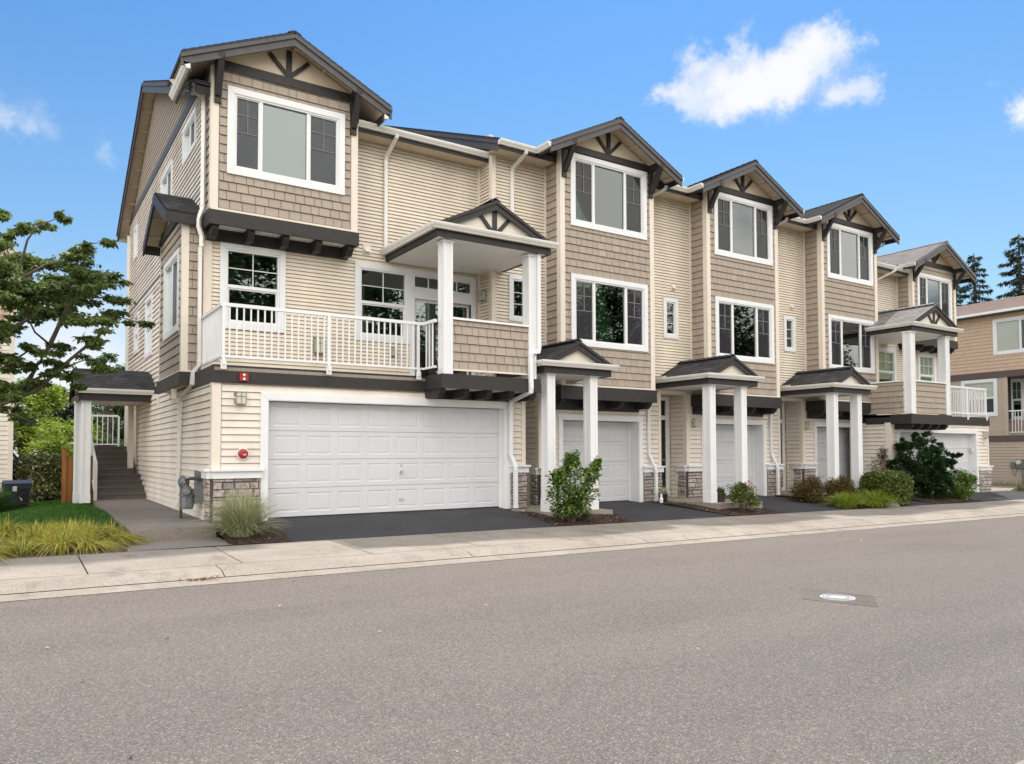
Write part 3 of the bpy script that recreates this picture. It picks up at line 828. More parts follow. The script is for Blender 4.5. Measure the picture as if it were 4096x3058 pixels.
    mb.build('soffit', M_PLANK, roof)
    return roof, zb
def stone_pier(par, fr, u0, u1, v0, v1, seed, ret=None, cap_ov=.045):
    """stone veneer with white cap on a wall plane; ret=[(fr,u0,u1)] returns"""
    mb = MB(); mb.mat(1); mb.box(fr, u0, u1, v0, v1, .0, .045); mb.mat(0); mb.stone(fr, u0, u1, v0, v1, seed, .055)
    for k, (f2, a, b) in enumerate(ret or []):
        mb.mat(1); mb.box(f2, a, b, v0, v1, .0, .045); mb.mat(0); mb.stone(f2, a, b, v0, v1, seed+7+k, .055)
    o = mb.build('stone_base', [M_STONE, M_MORT], par)
    mb = MB()
    for (f2, a, b) in [(fr, u0, u1)]+(ret or []):
        mb.box(f2, a-.02, b+.02, v1, v1+.125, 0.001, .10); mb.box(f2, a-cap_ov, b+cap_ov, v1+.125, v1+.165, 0.001, .10+cap_ov)
    mb.build('stone_cap', M_WHITE, o); return o
def cornerboards(mb, pts, z0, z1, w=.10, t=.03):
    """pts: (x, y, sx, sy): board along +/-x on the front face and along y on the side"""
    for x, y, sx, sy in pts:
        if sx: mb.wbox(min(x, x+sx*w), max(x, x+sx*w), y-t, y+.002, z0, z1)
        if sy: mb.wbox(x-t if sy < 0 else x-.002, x+.002 if sy < 0 else x+t, y-t*1.1 if True else y, y+w, z0, z1)
def wall_vent(par, fr, u, v, s=.2):
    mb = MB(); mb.box(fr, u-s/2, u+s/2, v-s/2, v+s/2, .0, .028); mb.prism([fr.P(u-s*.32, v-s*.3, .028), fr.P(u-s*.32, v-s*.3, .09), fr.P(u-s*.32, v+s*.3, .028)], fr.U*(s*.64)); return mb.build('vent_hood', M_TRIM, par)
def lantern(label, fr, u, v, w=.17, h=.24, d=.12, group='lanterns on the house walls', mat_=None):
    t = thing('wall_lantern', label, 'lantern', fr.P(u, v, 0), group)
    mb = MB(); mm = mat_ or M_BRONZE
    mb.box(fr, u-w*.6, u+w*.6, v-h*.52, v+h*.56, .0, .018)
    mb.box(fr, u-w/2, u+w/2, v+h/2-.02, v+h/2, .018, d); mb.box(fr, u-w/2, u+w/2, v-h/2, v-h/2+.018, .018, d)
    for x in (u-w/2, u+w/2-.012): mb.box(fr, x, x+.012, v-h/2, v+h/2, d-.012, d+.001)
    mb.box(fr, u-.006, u+.006, v-h/2, v+h/2, d-.004, d+.004); mb.box(fr, u-w/2, u+w/2, v+h*.12, v+h*.12+.012, d-.004, d+.004)
    mb.build('lamp_frame', mm, t)
    g = MB(); g.box(fr, u-w/2+.012, u+w/2-.012, v-h/2+.018, v+h/2-.02, .019, d-.006); g.build('lamp_glass', M_FROST, t); return t

# ------------------------------------------------------------------ townhouse nearest the camera
def patio_door(par, fr, u0, u1, v0, v1, trans=True, blk=M_ROOM):
    mb = MB(); t = .115
    frame_rect(mb, fr, u0, u1, v0, v1, t, 0, .036)
    i0, i1 = u0+t, u1-t
    mb.box(fr, i0, i1, v1-.62, v1-.40, -.06, .02); mb.box(fr, i0, i1, v1-.64, v1-.60, -.06, .03)
    mb.box(fr, i0, i1, v1-t-.03, v1-t, -.06, .015); mb.box(fr, i0, i1, v1-.40, v1-.375, -.06, .015)
    for k in (0, .25, .5, .75, 1): x = i0+(i1-i0)*k; mb.box(fr, max(i0, x-.015), min(i1, x+.015), v1-.375, v1-t-.03, -.05, .01 if k in (0, 1, .5) else -.02)
    xm = (i0+i1)/2; z1 = v1-.66
    for a, b, d in ((i0, xm+.04, -.05), (xm-.04, i1, -.085)):
        frame_rect(mb, fr, a, b, v0+.02, z1+.02, .06, d-.03, d)
    mb.box(fr, i0, i1, v0, v0+.02, -.12, .02)
    o = mb.build('patio_door', M_WHITE, par)
    g = MB(); g.box(fr, i0+.05, xm-.02, v0+.07, z1-.03, -.068, -.062); g.box(fr, xm+.02, i1-.05, v0+.07, z1-.03, -.103, -.097); g.box(fr, i0+.015, i1-.015, v1-.376, v1-t-.03, -.034, -.028); g.build('pane', M_GLASS, o)
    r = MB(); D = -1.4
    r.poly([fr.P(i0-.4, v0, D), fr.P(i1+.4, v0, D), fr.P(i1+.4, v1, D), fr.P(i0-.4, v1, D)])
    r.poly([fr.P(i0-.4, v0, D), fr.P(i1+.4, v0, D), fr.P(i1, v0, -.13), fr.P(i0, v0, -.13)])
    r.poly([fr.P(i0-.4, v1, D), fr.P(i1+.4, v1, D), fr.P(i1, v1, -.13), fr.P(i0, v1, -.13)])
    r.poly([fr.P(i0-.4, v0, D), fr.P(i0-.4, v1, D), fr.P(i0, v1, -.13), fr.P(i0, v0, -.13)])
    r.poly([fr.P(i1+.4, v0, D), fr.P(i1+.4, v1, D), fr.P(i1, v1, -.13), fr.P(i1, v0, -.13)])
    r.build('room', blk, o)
    c = MB(); c.box(fr, i0+(xm-i0)*.62, xm-.05, v0+.1, z1, -.21, -.20); c.build('curtain', M_CURT, o)
    return o
def inset(o, k=.012): return (o[0]+k, o[1]-k, o[2]+k, o[3]-k)

XL, XU, Y1, YB1, YG = 2.86, 3.01, 15.3, 14.8, 13.70
U1 = thing('townhouse', 'nearest end townhouse with a long white deck railing above its wide double garage door', 'townhouse', (6.0, 15.3, 0), 'row of joined townhouses')
E_, EL = .078, .125
# lower walls
fg = front(YG); gd = (3.78, 8.80, -1, 2.12)
mb = MB(); mb.core(fg, XL, 9.33, -.3, 2.40, [gd]); mb.courses(fg, XL+.13, 9.23, -.0, 2.40, EL, .024, [gd]); mb.build('garage_wall', M_SIDL, U1)
fl = left(XL)
mb = MB(); mb.core(fl, YG+.14, 25.4, -.3, 2.62); mb.courses(fl, YG+.13, 25.4, -.02, 2.60, EL, .024); mb.build('lower_side_wall', M_SIDL, U1); mb = MB(); mb.core(right(9.33), YG+.01, 15.3, -.3, 2.62); mb.build('garage_end_wall', M_SIDL, U1)
mb = MB(); mb.box(fl, YG+.05, 25.4, -.3, -.02, 0, .02); mb.build('foundation', M_STEP, U1)
mb = MB(); cornerboards(mb, [(XL, YG, 1, -1)], .9, 2.39, .12); mb.wbox(9.23, 9.33, YG-.03, YG, .9, 2.39); mb.build_split('corner_trim', M_TRIM, U1)
stone_pier(U1, fg, XL-.0, 3.655, -.2, .735, 3, [(fl, YG-.0, YG+.42)])
stone_pier(U1, fg, 8.93, 9.35, -.2, .735, 4)
garage_door(U1, fg, 3.82, 8.76, .01, 2.10, 4, 8, -.15, True)
casing(U1, fg, 3.78, 8.80, -.03, 2.12, .13)
# upper side wall (left face) with gable end
fs = left(XU); RDG, ZR = 21.85, 10.95
w1 = (16.2, 17.64, 7.43, 8.22); w2 = (18.97, 20.58, 6.35, 8.05); w3 = (24.95, 25.62, 7.05, 8.04); wA = (21.76, 23.0, 3.76, 5.39); wB = (24.40, 25.35, 4.10, 5.32)
ops = [inset(w) for w in (w1, w2, w3, wA, wB)]; bay_op = (15.36, 17.96, 2.6, 5.7)
mb = MB(); mb.core(fs, Y1, 26.75, 2.55, 8.5, ops); mb.courses(fs, Y1, 26.72, 2.6, 5.62, EL, .024, ops+[bay_op]); mb.courses(fs, Y1, 26.72, 5.66, 8.44, .112, .022, ops); mb.build('side_wall', M_SIDL, U1)
def gclip(z): return (max(15.25, RDG-(ZR-.12-z)/.411), min(26.75, RDG+(ZR-.12-z)/.495))
mb = MB(); mb.courses(fs, 15.2, 26.75, 8.66, 10.8, EL, .013, (), gclip); mb.prism([fs.P(15.3, 8.4, -.1), fs.P(26.75, 8.4, -.1), fs.P(RDG, ZR-.15, -.1)], (.09, 0, 0)); mb.build('gable_siding', M_SHG, U1)
mb = MB(); mb.box(fs, Y1, 26.77, 8.44, 8.66, 0, .03); mb.box(fs, 15.3, 26.7, 5.625, 5.655, 0, .012); mb.build('frieze_board', M_FASC, U1)
mb = MB(); mb.wbox(XU-.02, XU+.02, 26.68, 26.78, -.2, 8.44); mb.build_split('corner_trim', M_TRIM, U1); mb = MB(); mb.wbox(XL-.02, XL+.02, 25.33, 25.43, -.3, 2.55); mb.build_split('corner_trim', M_TRIM, U1)
for w, k in ((w1, 'two'), (w2, 'two'), (w3, 'narrow'), (wA, 'hung'), (wB, 'hung')): window(U1, fs, *w, k, 'paleblind' if w is w2 or w is w1 else 'dark', .10)
mb = MB(); mb.rtube([(XU-.05, 26.8, 8.1), (XU-.05, 26.8, -.2)], .07, .07, (1, 0, 0)); mb.build('downspout', M_GUT, U1)
# plain rear wall
mb = MB(); mb.wbox(XU, 9.15, 26.6, 26.75, -.6, 8.2); mb.build('rear_wall', M_SIDL, U1)
# second and third floor front wall
f1 = front(Y1); wa = (3.28, 4.55, 3.59, 5.27); wg = (6.03, 7.36, 3.57, 5.26); pd = (7.32, 9.02, 2.68, 5.26)
ops = [inset(wa), inset(wg), inset(pd)]
mb = MB(); mb.core(f1, XU+.15, 9.15, 2.3, 8.12, ops); mb.courses(f1, XU+.12, 9.13, 2.64, 5.26, E_, .019, ops); mb.courses(f1, XU+.12, 9.13, 5.26, 8.06, E_, .019, []); mb.build('front_wall', M_SID, U1)
mb = MB(); cornerboards(mb, [(XU, Y1, 1, -1)], 2.64, 5.25, .12); mb.wbox(9.08, 9.15, Y1-.03, Y1, 2.64, 8.06); mb.build_split('corner_trim', M_TRIM, U1)
window(U1, f1, *wa, 'hung', 'dark', .12); window(U1, f1, *wg, 'hung', 'dark', .12); patio_door(U1, f1, *pd)
wall_vent(U1, f1, 6.3, 5.55, .19)
# third floor box bay
fb = front(YB1); XB0, XB1 = 3.01, 5.86; bw = (3.28, 5.60, 6.46, 8.14)
mb = MB(); o_ = [inset(bw)]; mb.core(fb, XB0+.14, XB1-.14, 5.5, 8.6, o_); mb.courses(fb, XB0+.13, XB1-.13, 5.78, 8.46, .175, .022, o_, None, True, seed=5)
for f, sx in ((left(XB0), 1), (right(XB1), -1)): mb.core(f, YB1+.0, Y1, 5.5, 8.5); mb.courses(f, YB1+.10, Y1-.0, 5.78, 8.40, .175, .022, (), None, True, seed=9)
mb.build('bay_wall', M_SHG, U1)
mb = MB(); cornerboards(mb, [(XB0, YB1, 1, -1), (XB1, YB1, -1, 1)], 5.76, 8.46, .115, .026)
mb.wbox(XB0-.02, XB1+.02, YB1-.04, YB1-.001, 5.725, 5.765); mb.build_split('corner_trim', M_TRIM, U1)
mb = MB(); z0, z1 = 5.45, 5.72
mb.wbox(XB0-.05, XB1+.05, YB1-.05, YB1+.0, z0, z1); mb.wbox(XB0-.05, XB0, YB1, Y1-.02, z0, z1); mb.wbox(XB1, XB1+.05, YB1, Y1-.02, z0, z1)
belt = mb.build('bay_skirt', M_DARK, U1)
mb = MB(); x = XB0
while x < XB1-.02: mb.wbox(x+.003, min(x+.1, XB1)-.003, YB1, Y1-.02, z0+.05, z0+.07); x += .1
mb.build('soffit', M_PLANK, belt)
for x in np.linspace(XB0+.09, XB1-.09, 5):
    mb = MB(); corbels(mb, [x], YB1+.03, Y1-.06, z0+.045, .23, .12); mb.build('corbel', M_DARK, belt)
mb = MB(); mb.wbox(XB0+.02, XB1-.0, Y1-.055, Y1-.016, 5.26, z0+.049); mb.build('ledger', M_DARK, belt)
window(U1, fb, *bw, 'slider', 'greyblind', .125, (.235, .70), gl=M_GLASSB, label='large three part window reflecting the cloudy sky')
gable(U1, 4.44, 2.02, 14.42, 15.95, 8.41, .468, XB0, XB1, YB1, 8.60, True, .215, True, True, (3.06, 5.80, 8.42, 8.60), seed=11, gut_y=15.95, gdz=-.15, gdx=.13, brk_drop=.85)
# main roof
def main_roof(par, x0, x1, ye, ze, sl, yr, yrear, slr, rake_l=False, wallx=None, m_=None):
    mb = MB(); zr = ze+sl*(yr-ye); zre = zr-slr*(yrear-yr); n = math.hypot(1, sl)
    roof_plane(mb, Vector((x0, ye-.03, ze)), (1, 0, 0), Vector((0, 1/n, sl/n)), Vector((0, -sl/n, 1/n)), x1-x0, (yr-ye+.03)*n, .16, 31)
    mb.prism([(x0, ye-.02, ze-.004), (x0, yr, zr-.004), (x0, yrear, zre), (x0, yrear, zre-.06), (x0, yr, zr-.07), (x0, ye-.02, ze-.06)], (x1-x0, 0, 0))
    r = mb.build('main_roof', m_ or M_ROOF, par)
    mb = MB(); mb.wbox(x0+.02, x1, ye-.0, ye+.03, ze-.215, ze-.08); mb.build('eave_board', M_DARK, r)
    if rake_l:
        mb = MB()
        for a, b, p, q in ((0, .075, -.04, .03), (.075, .24, -.01, .035)):
            mb.prism([(x0+p, ye, ze-.05-a), (x0+p, yr, zr-.05-a), (x0+p, yrear+.05, zre-.05-a), (x0+p, yrear+.05, zre-.05-b), (x0+p, yr, zr-.05-b), (x0+p, ye, ze-.05-b)], (q-p, 0, 0))
        mb.build('barge_board', M_FASC, r)
        mb = MB(); wx = wallx-.0
        mb.prism([(x0+.036, ye+.03, ze-.10), (x0+.036, yr, zr-.10), (x0+.036, yrear, zre-.10), (x0+.036, yrear, zre-.12), (x0+.036, yr, zr-.12), (x0+.036, ye+.03, ze-.12)], (wx-x0-.036, 0, 0))
        for k in range(1, 9):
            y = yr+(yrear-yr)*k/8.2; z = zr-slr*(y-yr); mb.wbox(x0+.036, wx, y, y+.04, z-.19, z-.115)
            y = yr-(yr-ye)*k/8.2; z = zr-sl*(yr-y); mb.wbox(x0+.036, wx, y, y+.04, z-.19, z-.115)
        mb.wbox(x0+.036, wx, yrear-.03, yrear+.05, zre-.29, zre-.10)
        mb.build('soffit', M_SOFF, r)
    return r
mr_ = main_roof(U1, 2.70, 9.14, 14.87, 8.13, .411, RDG, 27.3, .495, True, XU)
gutter(mr_, [(5.9, 14.87, 8.11), (9.22, 14.87, 8.11)], 1)
mb = MB(); mb.wbox(5.86, 9.15, 14.9, Y1, 7.93, 7.95); mb.build('soffit', M_SOFF, mr_)
downspout(U1, [(6.78, 14.80, 8.02), (6.78, 14.82, 7.95), (6.72, 15.2, 7.66), (6.72, 15.25, 7.58), (6.72, 15.25, 5.55)], (1, 0, 0))
downspout(U1, [(2.40, 15.45, 8.30), (2.50, 15.45, 8.2), (2.93, 15.2, 7.98), (2.94, 15.2, 7.9), (2.94, 15.2, 5.84), (2.87, 15.22, 5.62), (2.87, 15.22, 5.5), (2.93, 15.2, 5.3), (2.93, 15.2, 5.1)], (.7, -.7, 0))
downspout(U1, [(2.90, 15.2, 5.08), (2.90, 15.2, 2.84), (2.80, 15.22, 2.70), (2.79, 15.24, 2.46), (2.78, 16.3, 2.28), (2.78, 16.4, 2.2), (2.78, 16.6, .22), (2.70, 16.6, .06)], (0, 1, 0), .085, .06)
# side bay with its small gable
XS = 2.63; ba, bb = 15.35, 17.96; sw = (15.66, 17.36, 3.53, 5.14); fy = left(XS)
mb = MB(); mb.core(fy, ba+.01, bb, 2.7, 5.72, [inset(sw)], -.1); mb.courses(fy, ba+.1, bb-.04, 2.74, 5.68, .175, .022, [inset(sw)], None, True, seed=15)
mb.core(front(ba), XS, XU-.002, 2.7, 5.75); mb.courses(front(ba), XS+.09, XU-.03, 2.74, 5.70, .175, .022, (), None, True, seed=18)
mb.prism([(XS, ba, 5.72), (XS, bb, 5.72), (XS, (ba+bb)/2, 6.3)], (.05, 0, 0)); sb = mb.build('side_bay', M_SHG, U1)
mb = MB(); cornerboards(mb, [(XS, ba, 1, -1)], 2.74, 5.70, .10, .026); mb.wbox(XS-.02, XS+.02, bb-.05, bb+.01, 2.74, 5.7); mb.wbox(XS-.03, XU, ba-.03, ba-.001, 2.71, 2.745); mb.wbox(XS-.03, XS, ba, bb, 2.71, 2.745); mb.build_split('corner_trim', M_TRIM, sb)
mb = MB(); mb.wbox(XS-.06, XS-.001, ba-.05, bb+.02, 2.45, 2.708); mb.wbox(XS-.001, XU, ba-.05, ba-.001, 2.45, 2.708); mb.wbox(XS-.05, XS-.001, ba, bb, 5.68, 5.86); mb.build_split('skirt', M_DARK, sb)
mb = MB(); mb.wbox(XS, XU, ba, bb, 2.48, 2.50); mb.build('soffit', M_SOFF, sb)
window(U1, fy, *sw, 'two', 'dark', .11)
yc = (ba+bb)/2; hs = 1.42; sl = .50; n_ = math.hypot(1, sl); mb = MB(); zE = 5.74
for sg in (-1, 1):
    V = Vector((0, -sg/n_, sl/n_)); N = Vector((0, sg*sl/n_, 1/n_)); roof_plane(mb, Vector((2.30, yc+sg*hs, zE)), (1, 0, 0), V, N, .70, hs*n_, seed=40)
    mb.box(Fr((2.32, yc+sg*hs, zE), (1, 0, 0), N, V), 0, .68, -.02, hs*n_, -.05, -.002)
gr = mb.build('gablet_roof', M_ROOF, sb)
mb = MB()
for sg in (-1, 1):
    mb.prism([(2.28, yc, zE+hs*sl-.03), (2.28, yc+sg*(hs+.05), zE-.05), (2.28, yc+sg*(hs+.05), zE-.27), (2.28, yc, zE+hs*sl-.25)], (.04, 0, 0))
    mb.wbox(2.32, XU, yc+sg*hs-.02, yc+sg*hs+.02, zE-.24, zE-.05)
mb.build('barge_board', M_DARK, gr)
mb = MB()
for sg in (-1, 1):
    V = Vector((0, -sg/n_, sl/n_)); N = Vector((0, sg*sl/n_, 1/n_)); f = Fr((2.325, yc+sg*hs, zE), (1, 0, 0), N, V); mb.box(f, 0, .30, .02, hs*n_-.04, -.075, -.055)
    for k in (.3, .9): mb.box(f, 0, .3, k, k+.05, -.12, -.076)
mb.build('soffit', M_SOFF, gr)
mb = MB(); mb.wbox(2.58, 2.66, 16.05, 16.14, 2.24, 2.44); mb.wbox(2.86-.02, 2.86, 19.4, 19.8, 2.25, 2.5); mb.build('hose_bracket', M_TRIM, U1)
# deck
mb = MB(); mb.wbox(XL, 9.2, YG-.05, Y1, 2.60, 2.66); mb.wbox(6.9, 9.2, 12.97, YG, 2.60, 2.66); dk = mb.build('deck', M_SLAB, U1)
mb = MB(); yf = YG-.06
mb.wbox(XL-.03, 6.87, yf, yf+.055, 2.39, 2.60); mb.wbox(XL-.03, XL, yf+.055, 15.5, 2.39, 2.60); mb.wbox(XL-.01, 6.87, yf+.015, yf+.06, 2.60, 2.70); mb.wbox(XL-.01, XL+.04, yf+.06, 15.34, 2.60, 2.70)
yj = 12.93
mb.wbox(6.87, 9.22, yj, yj+.05, 2.42, 2.60); mb.wbox(6.87, 6.92, yj+.05, yf+.05, 2.42, 2.60); mb.wbox(6.885, 9.21, yj+.015, yj+.06, 2.60, 2.70); mb.wbox(6.885, 6.93, yj+.06, yf+.02, 2.60, 2.70); mb.wbox(9.17, 9.22, yj+.05, YG, 2.42, 2.70)
mb.build('fascia', M_DARK, dk)
mb = MB(); mb.wbox(6.92, 9.17, yj+.05, YG-.002, 2.44, 2.47); mb.build('soffit', M_PLANK, dk)
for x in np.linspace(6.96, 9.12, 5):
    mb = MB(); corbels(mb, [x], yj+.12, YG-.002, 2.435, .17, .12); mb.build('corbel', M_DARK, dk)
mb = MB(); mb.wbox(6.9, 9.2, YG-.04, YG-.018, 2.26, 2.435); mb.build('ledger', M_DARK, dk)
railing(U1, [(2.97, 15.28, 0), (2.97, 13.60, 0), (6.82, 13.60, 0), (6.82, 13.08, 0)], 2.82, 3.77, [(2.99, 13.60, 1), (4.86, 13.60, 1), (6.70, 13.60, 1), (2.97, 15.24, 0)], .118)
mb = MB(); hy = 13.02; mb.core(front(hy), 7.13, 8.96, 2.80, 3.78, (), -.10, -.024); mb.courses(front(hy), 7.13, 8.96, 2.80, 3.77, .175, .022, (), None, True, seed=25); hw = mb.build('half_wall', M_SHG, U1)
mb = MB(); mb.wbox(7.13, 8.99, hy-.05, hy+.13, 3.78, 3.825); mb.build('cap', M_WHITE, hw)
mb = MB(); mb.wbox(7.13, 8.96, hy-.03, hy-.001, 2.775, 2.81); mb.build('base_trim', M_TRIM, hw)
column(U1, 6.95, 7.13, 12.98, 13.2, 2.70, 5.33, 0); column(U1, 8.96, 9.12, 12.98, 13.2, 2.70, 5.33, 0)
porch_roof(U1, 6.60, 9.56, 12.72, Y1-.02, 5.59, .50, 12.94, True, .13, seed=50, yb_right=14.72)
downspout(U1, [(9.24, 12.90, 5.50), (9.24, 12.92, 5.42), (9.18, 12.95, 5.32), (9.18, 12.95, 3.34), (9.15, 12.95, 3.24), (8.97, 12.93, 3.22), (8.95, 12.93, 3.12), (8.95, 12.90, 2.52), (8.95, 12.92, 2.42), (8.90, 13.58, 2.26), (8.90, 13.60, 2.18), (8.90, 13.61, 1.12), (8.96, 13.55, .92), (8.97, 13.53, .85), (8.97, 13.52, -.02)], (1, 0, 0), .085, .06, M_WHITE)

# ------------------------------------------------------------------ three middle townhouses
MIDL = ['narrow townhouse second in the row, behind the peach rose bush and twin white porch columns',
        'narrow townhouse third in the row, with a black front door beside its garage',
        'narrow townhouse fourth in the row, behind bronze bushes and golden grass']
def middle(k, o, lab, fills):
    T = thing('townhouse', lab, 'townhouse', (12.0+o, 14.75, 0), 'row of joined townhouses')
    Y, YB, zg = 14.75, 14.15, -.11
    f = front(Y); x0 = 9.15+o; x1 = 14.10+o+(.05 if k < 2 else .0)
    nw = (9.60+o, 10.15+o, 4.24, 5.33); gd = (11.14+o, 13.64+o, -1, 1.97)
    op = [inset(nw)]
    mb = MB(); mb.core(f, x0, 10.8+o, 2.72, 8.14, op); mb.courses(f, x0+(.09 if k == 0 else 0), 10.64+o, 2.8, 8.08, E_, .019, op)
    mb.core(f, 13.5+o, x1, 2.3, 8.14); mb.courses(f, 13.66+o, x1, 2.8, 8.08, E_, .019)
    if k == 0:
        mb.core(left(x0), Y+.01, 15.4, 2.6, 8.3); mb.courses(left(x0), Y+.09, Y1, 2.64, 8.06, E_, .019)
        mb.courses(left(x0), 14.3, 20, 8.06, 10.5, E_, .019, (), lambda z: (14.3+max(.5, (z+.2-8.2)/.411), 20))
        mb.core(left(x0), 14.9, 20, 8.0, 8.6)
    mb.build('front_wall', M_SID, T)
    if k == 0:
        mb = MB(); cornerboards(mb, [(x0, Y, 1, -1)], 2.64, 8.06, .09); mb.build_split('corner_trim', M_TRIM, T)
    window(T, f, *nw, 'narrow', fills[2], .10); wall_vent(T, f, 9.98+o, 5.65, .17)
    # ground floor
    ra, rb = 9.40+o, 10.45+o; yb = 15.34
    if k == 0: ra = 9.34
    mb = MB(); mb.core(f, rb, 14.40+o, -.4, 2.76, [gd]); mb.courses(f, rb+.10, 14.32+o, zg-.0, 2.75, EL, .024, [gd])
    mb.core(left(rb), Y+.01, yb, -.4, 2.76); mb.courses(left(rb), Y+.1, yb, zg, 2.75, EL, .024)
    dr = (9.42+o, 10.33+o, -.2, 2.72)
    mb.core(front(yb), ra-.2, rb, -.4, 2.76, [inset(dr, .02)], -.1)
    mb.core(right(14.40+o), Y+.01, 15.4, -.4, 2.76, (), -.12); mb.courses(right(14.40+o), Y+.0, yb, zg, 2.75, EL, .024)
    mb.build('ground_floor_wall', M_SIDL, T)
    mb = MB(); cornerboards(mb, [(rb, Y, 1, -1)], zg+.9, 2.75, .10); mb.wbox(14.32+o, 14.42+o, Y-.03, Y, zg+.9, 2.75); mb.wbox(ra, rb, Y-.02, yb, 2.751, 2.80); mb.build_split('corner_trim', M_TRIM, T)
    stone_pier(T, f, rb-.0, 11.00+o, zg-.15, zg+.745, 60+k, [(left(rb), Y, Y+.3)]); stone_pier(T, f, 13.77+o, 14.42+o, zg-.15, zg+.745, 70+k)
    garage_door(T, f, 11.17+o, 13.61+o, zg+.01, 1.95, 4, 4, -.34); casing(T, f, 11.14+o, 13.64+o, zg-.03, 1.97, .12, .035, 'garage_door_frame', .36)
    # entry door
    fd = front(yb); mb = MB(); frame_rect(mb, fd, 9.42+o, 10.33+o, -.06, 2.70, .10, 0, .03); mb.box(fd, 9.52+o, 10.23+o, 2.06, 2.18, -.05, .02); mb.box(fd, 9.52+o, 10.23+o, -.06, -.02, -.06, .04)
    d_ = mb.build('entry_door_frame', M_WHITE, T)
    mb = MB(); mb.box(fd, 9.53+o, 10.22+o, -.02, 2.05, -.06, -.03); mb.box(fd, 9.60+o, 10.15+o, .2, .9, -.03, -.022); mb.box(fd, 9.60+o, 10.15+o, 1.0, 1.9, -.03, -.022); mb.build('entry_door', M_BLACK, d_)
    mb = MB(); mb.box(fd, 9.53+o, 10.22+o, 2.19, 2.59, -.04, -.034); mb.box(fd, 9.53+o, 10.22+o, 2.19, 2.59, -.30, -.28); mb.build('transom', [M_BLACK], d_)
    mb = MB(); mb.tube([fd.P(10.15+o, .95, -.03), fd.P(10.15+o, .95, .03)], .025, 8); mb.build('handle', M_STEEL, d_)
    # bay
    fb = front(YB); a, b = 10.67+o, 13.62+o; wu = (10.96+o, 13.40+o, 6.56, 8.31); wl_ = (10.96+o, 13.41+o, 3.70, 5.41)
    op = [inset(wu), inset(wl_)]
    mb = MB(); mb.core(fb, a+.14, b-.14, 2.5, 8.55, op); mb.courses(fb, a+.12, b-.12, 2.79, 8.34, .175, .022, op, None, True, seed=80+k)
    for ff in (left(a), right(b)): mb.core(ff, YB, Y-.001, 2.5, 8.3); mb.courses(ff, YB+.1, Y-.03, 2.79, 8.2, .175, .022, (), None, True, wmin=.3, wmax=.6, seed=90+k)
    mb.build('bay_wall', M_SHG, T)
    mb = MB(); cornerboards(mb, [(a, YB, 1, -1), (b, YB, -1, 1)], 2.77, 8.34, .115, .026); mb.wbox(a-.02, b+.02, YB-.04, YB-.001, 2.735, 2.775); mb.wbox(a-.04, a, Y-.05, Y-.001, 2.8, 8.1); mb.wbox(b, b+.04, Y-.05, Y-.001, 2.8, 8.1); mb.build_split('corner_trim', M_TRIM, T)
    mb = MB(); z0, z1 = 2.42, 2.73
    mb.wbox(a-.05, b+.05, YB-.06, YB, z0, z1); mb.wbox(a-.05, a, YB, Y-.002, z0, z1); mb.wbox(b, b+.05, YB, Y-.002, z0, z1); belt = mb.build('bay_skirt', M_DARK, T)
    mb = MB(); x = a
    while x < b-.02: mb.wbox(x+.003, min(x+.1, b)-.003, YB, Y-.016, z0+.05, z0+.07); x += .1
    mb.build('soffit', M_PLANK, belt)
    for x in np.linspace(a+.09, b-.09, 4):
        mb = MB(); corbels(mb, [x], YB+.04, Y-.03, z0+.045, .20, .12); mb.build('corbel', M_DARK, belt)
    mb = MB(); mb.wbox(a, b, Y-.05, Y-.016, 2.20, z0+.049); mb.build('ledger', M_DARK, belt)
    window(T, fb, *wu, 'slider', fills[0], .115, (.265, .735)); window(T, fb, *wl_, 'slider', fills[1], .115, (.265, .735))
    gable(T, 12.145+o, 2.05, 13.68, 17.3, 8.25, .492, a, b, YB, 8.50, True, .21, True, True, (a+.12, b-.12, 8.345, 8.50), seed=100+7*k, gut_y=14.25, brk_drop=.78)
    r = main_roof(T, 9.0+o if k == 0 else 9.14+o, 14.1+o, 14.25, 8.24, .411, RDG, 27.3, .495, k == 0, x0)
    gutter(r, [((9.0 if k == 0 else 9.28)+o, 14.25, 8.215), (12.145-2.05+o, 14.25, 8.215)], 1)
    mb = MB(); mb.wbox((9.03 if k == 0 else 9.14)+o, a, 14.28, Y, 8.07, 8.09); mb.wbox(b, 14.12+o, 14.28, Y, 8.07, 8.09); mb.build_split('soffit', M_SOFF, r)
    if k == 0: downspout(T, [(9.74+o, 14.2, 8.12), (9.74+o, 14.22, 8.05), (9.67+o, 14.66, 7.82), (9.67+o, 14.70, 7.74), (9.67+o, 14.70, 6.45)], (1, 0, 0))
    downspout(T, [(14.14+o, 14.15, 8.12), (14.10+o, 14.18, 8.02), (13.78+o, 14.66, 7.80), (13.75+o, 14.70, 7.72), (13.75+o, 14.70, 2.85)], (1, 0, 0), .07, .055, M_WHITE)
    downspout(T, [(13.93+o, 14.68, 2.5), (13.95+o, 14.70, 1.3), (13.96+o, 14.70, 1.1), (14.06+o, 14.60, .78), (14.07+o, 14.57, .68), (14.07+o, 14.56, -.12)], (1, 0, 0), .08, .06, M_WHITE)
    # porch
    pr, zb = porch_roof(T, 9.13+o, 11.22+o, 12.73, Y-.03, 3.10, .52, 12.93, False, .14, seed=120+k, panel_m=M_TRIM)
    mb = MB(); mb.box(left(9.16+o), 14.2, Y-.02, 3.1, 3.14, 0, .02); mb.build('flashing', M_TRIM, pr)
    column(T, 9.42+o, 9.60+o, 12.97, 13.19, -.08, zb+.02, .26); column(T, 10.58+o, 10.76+o, 12.97, 13.19, -.08, zb+.02, .26)
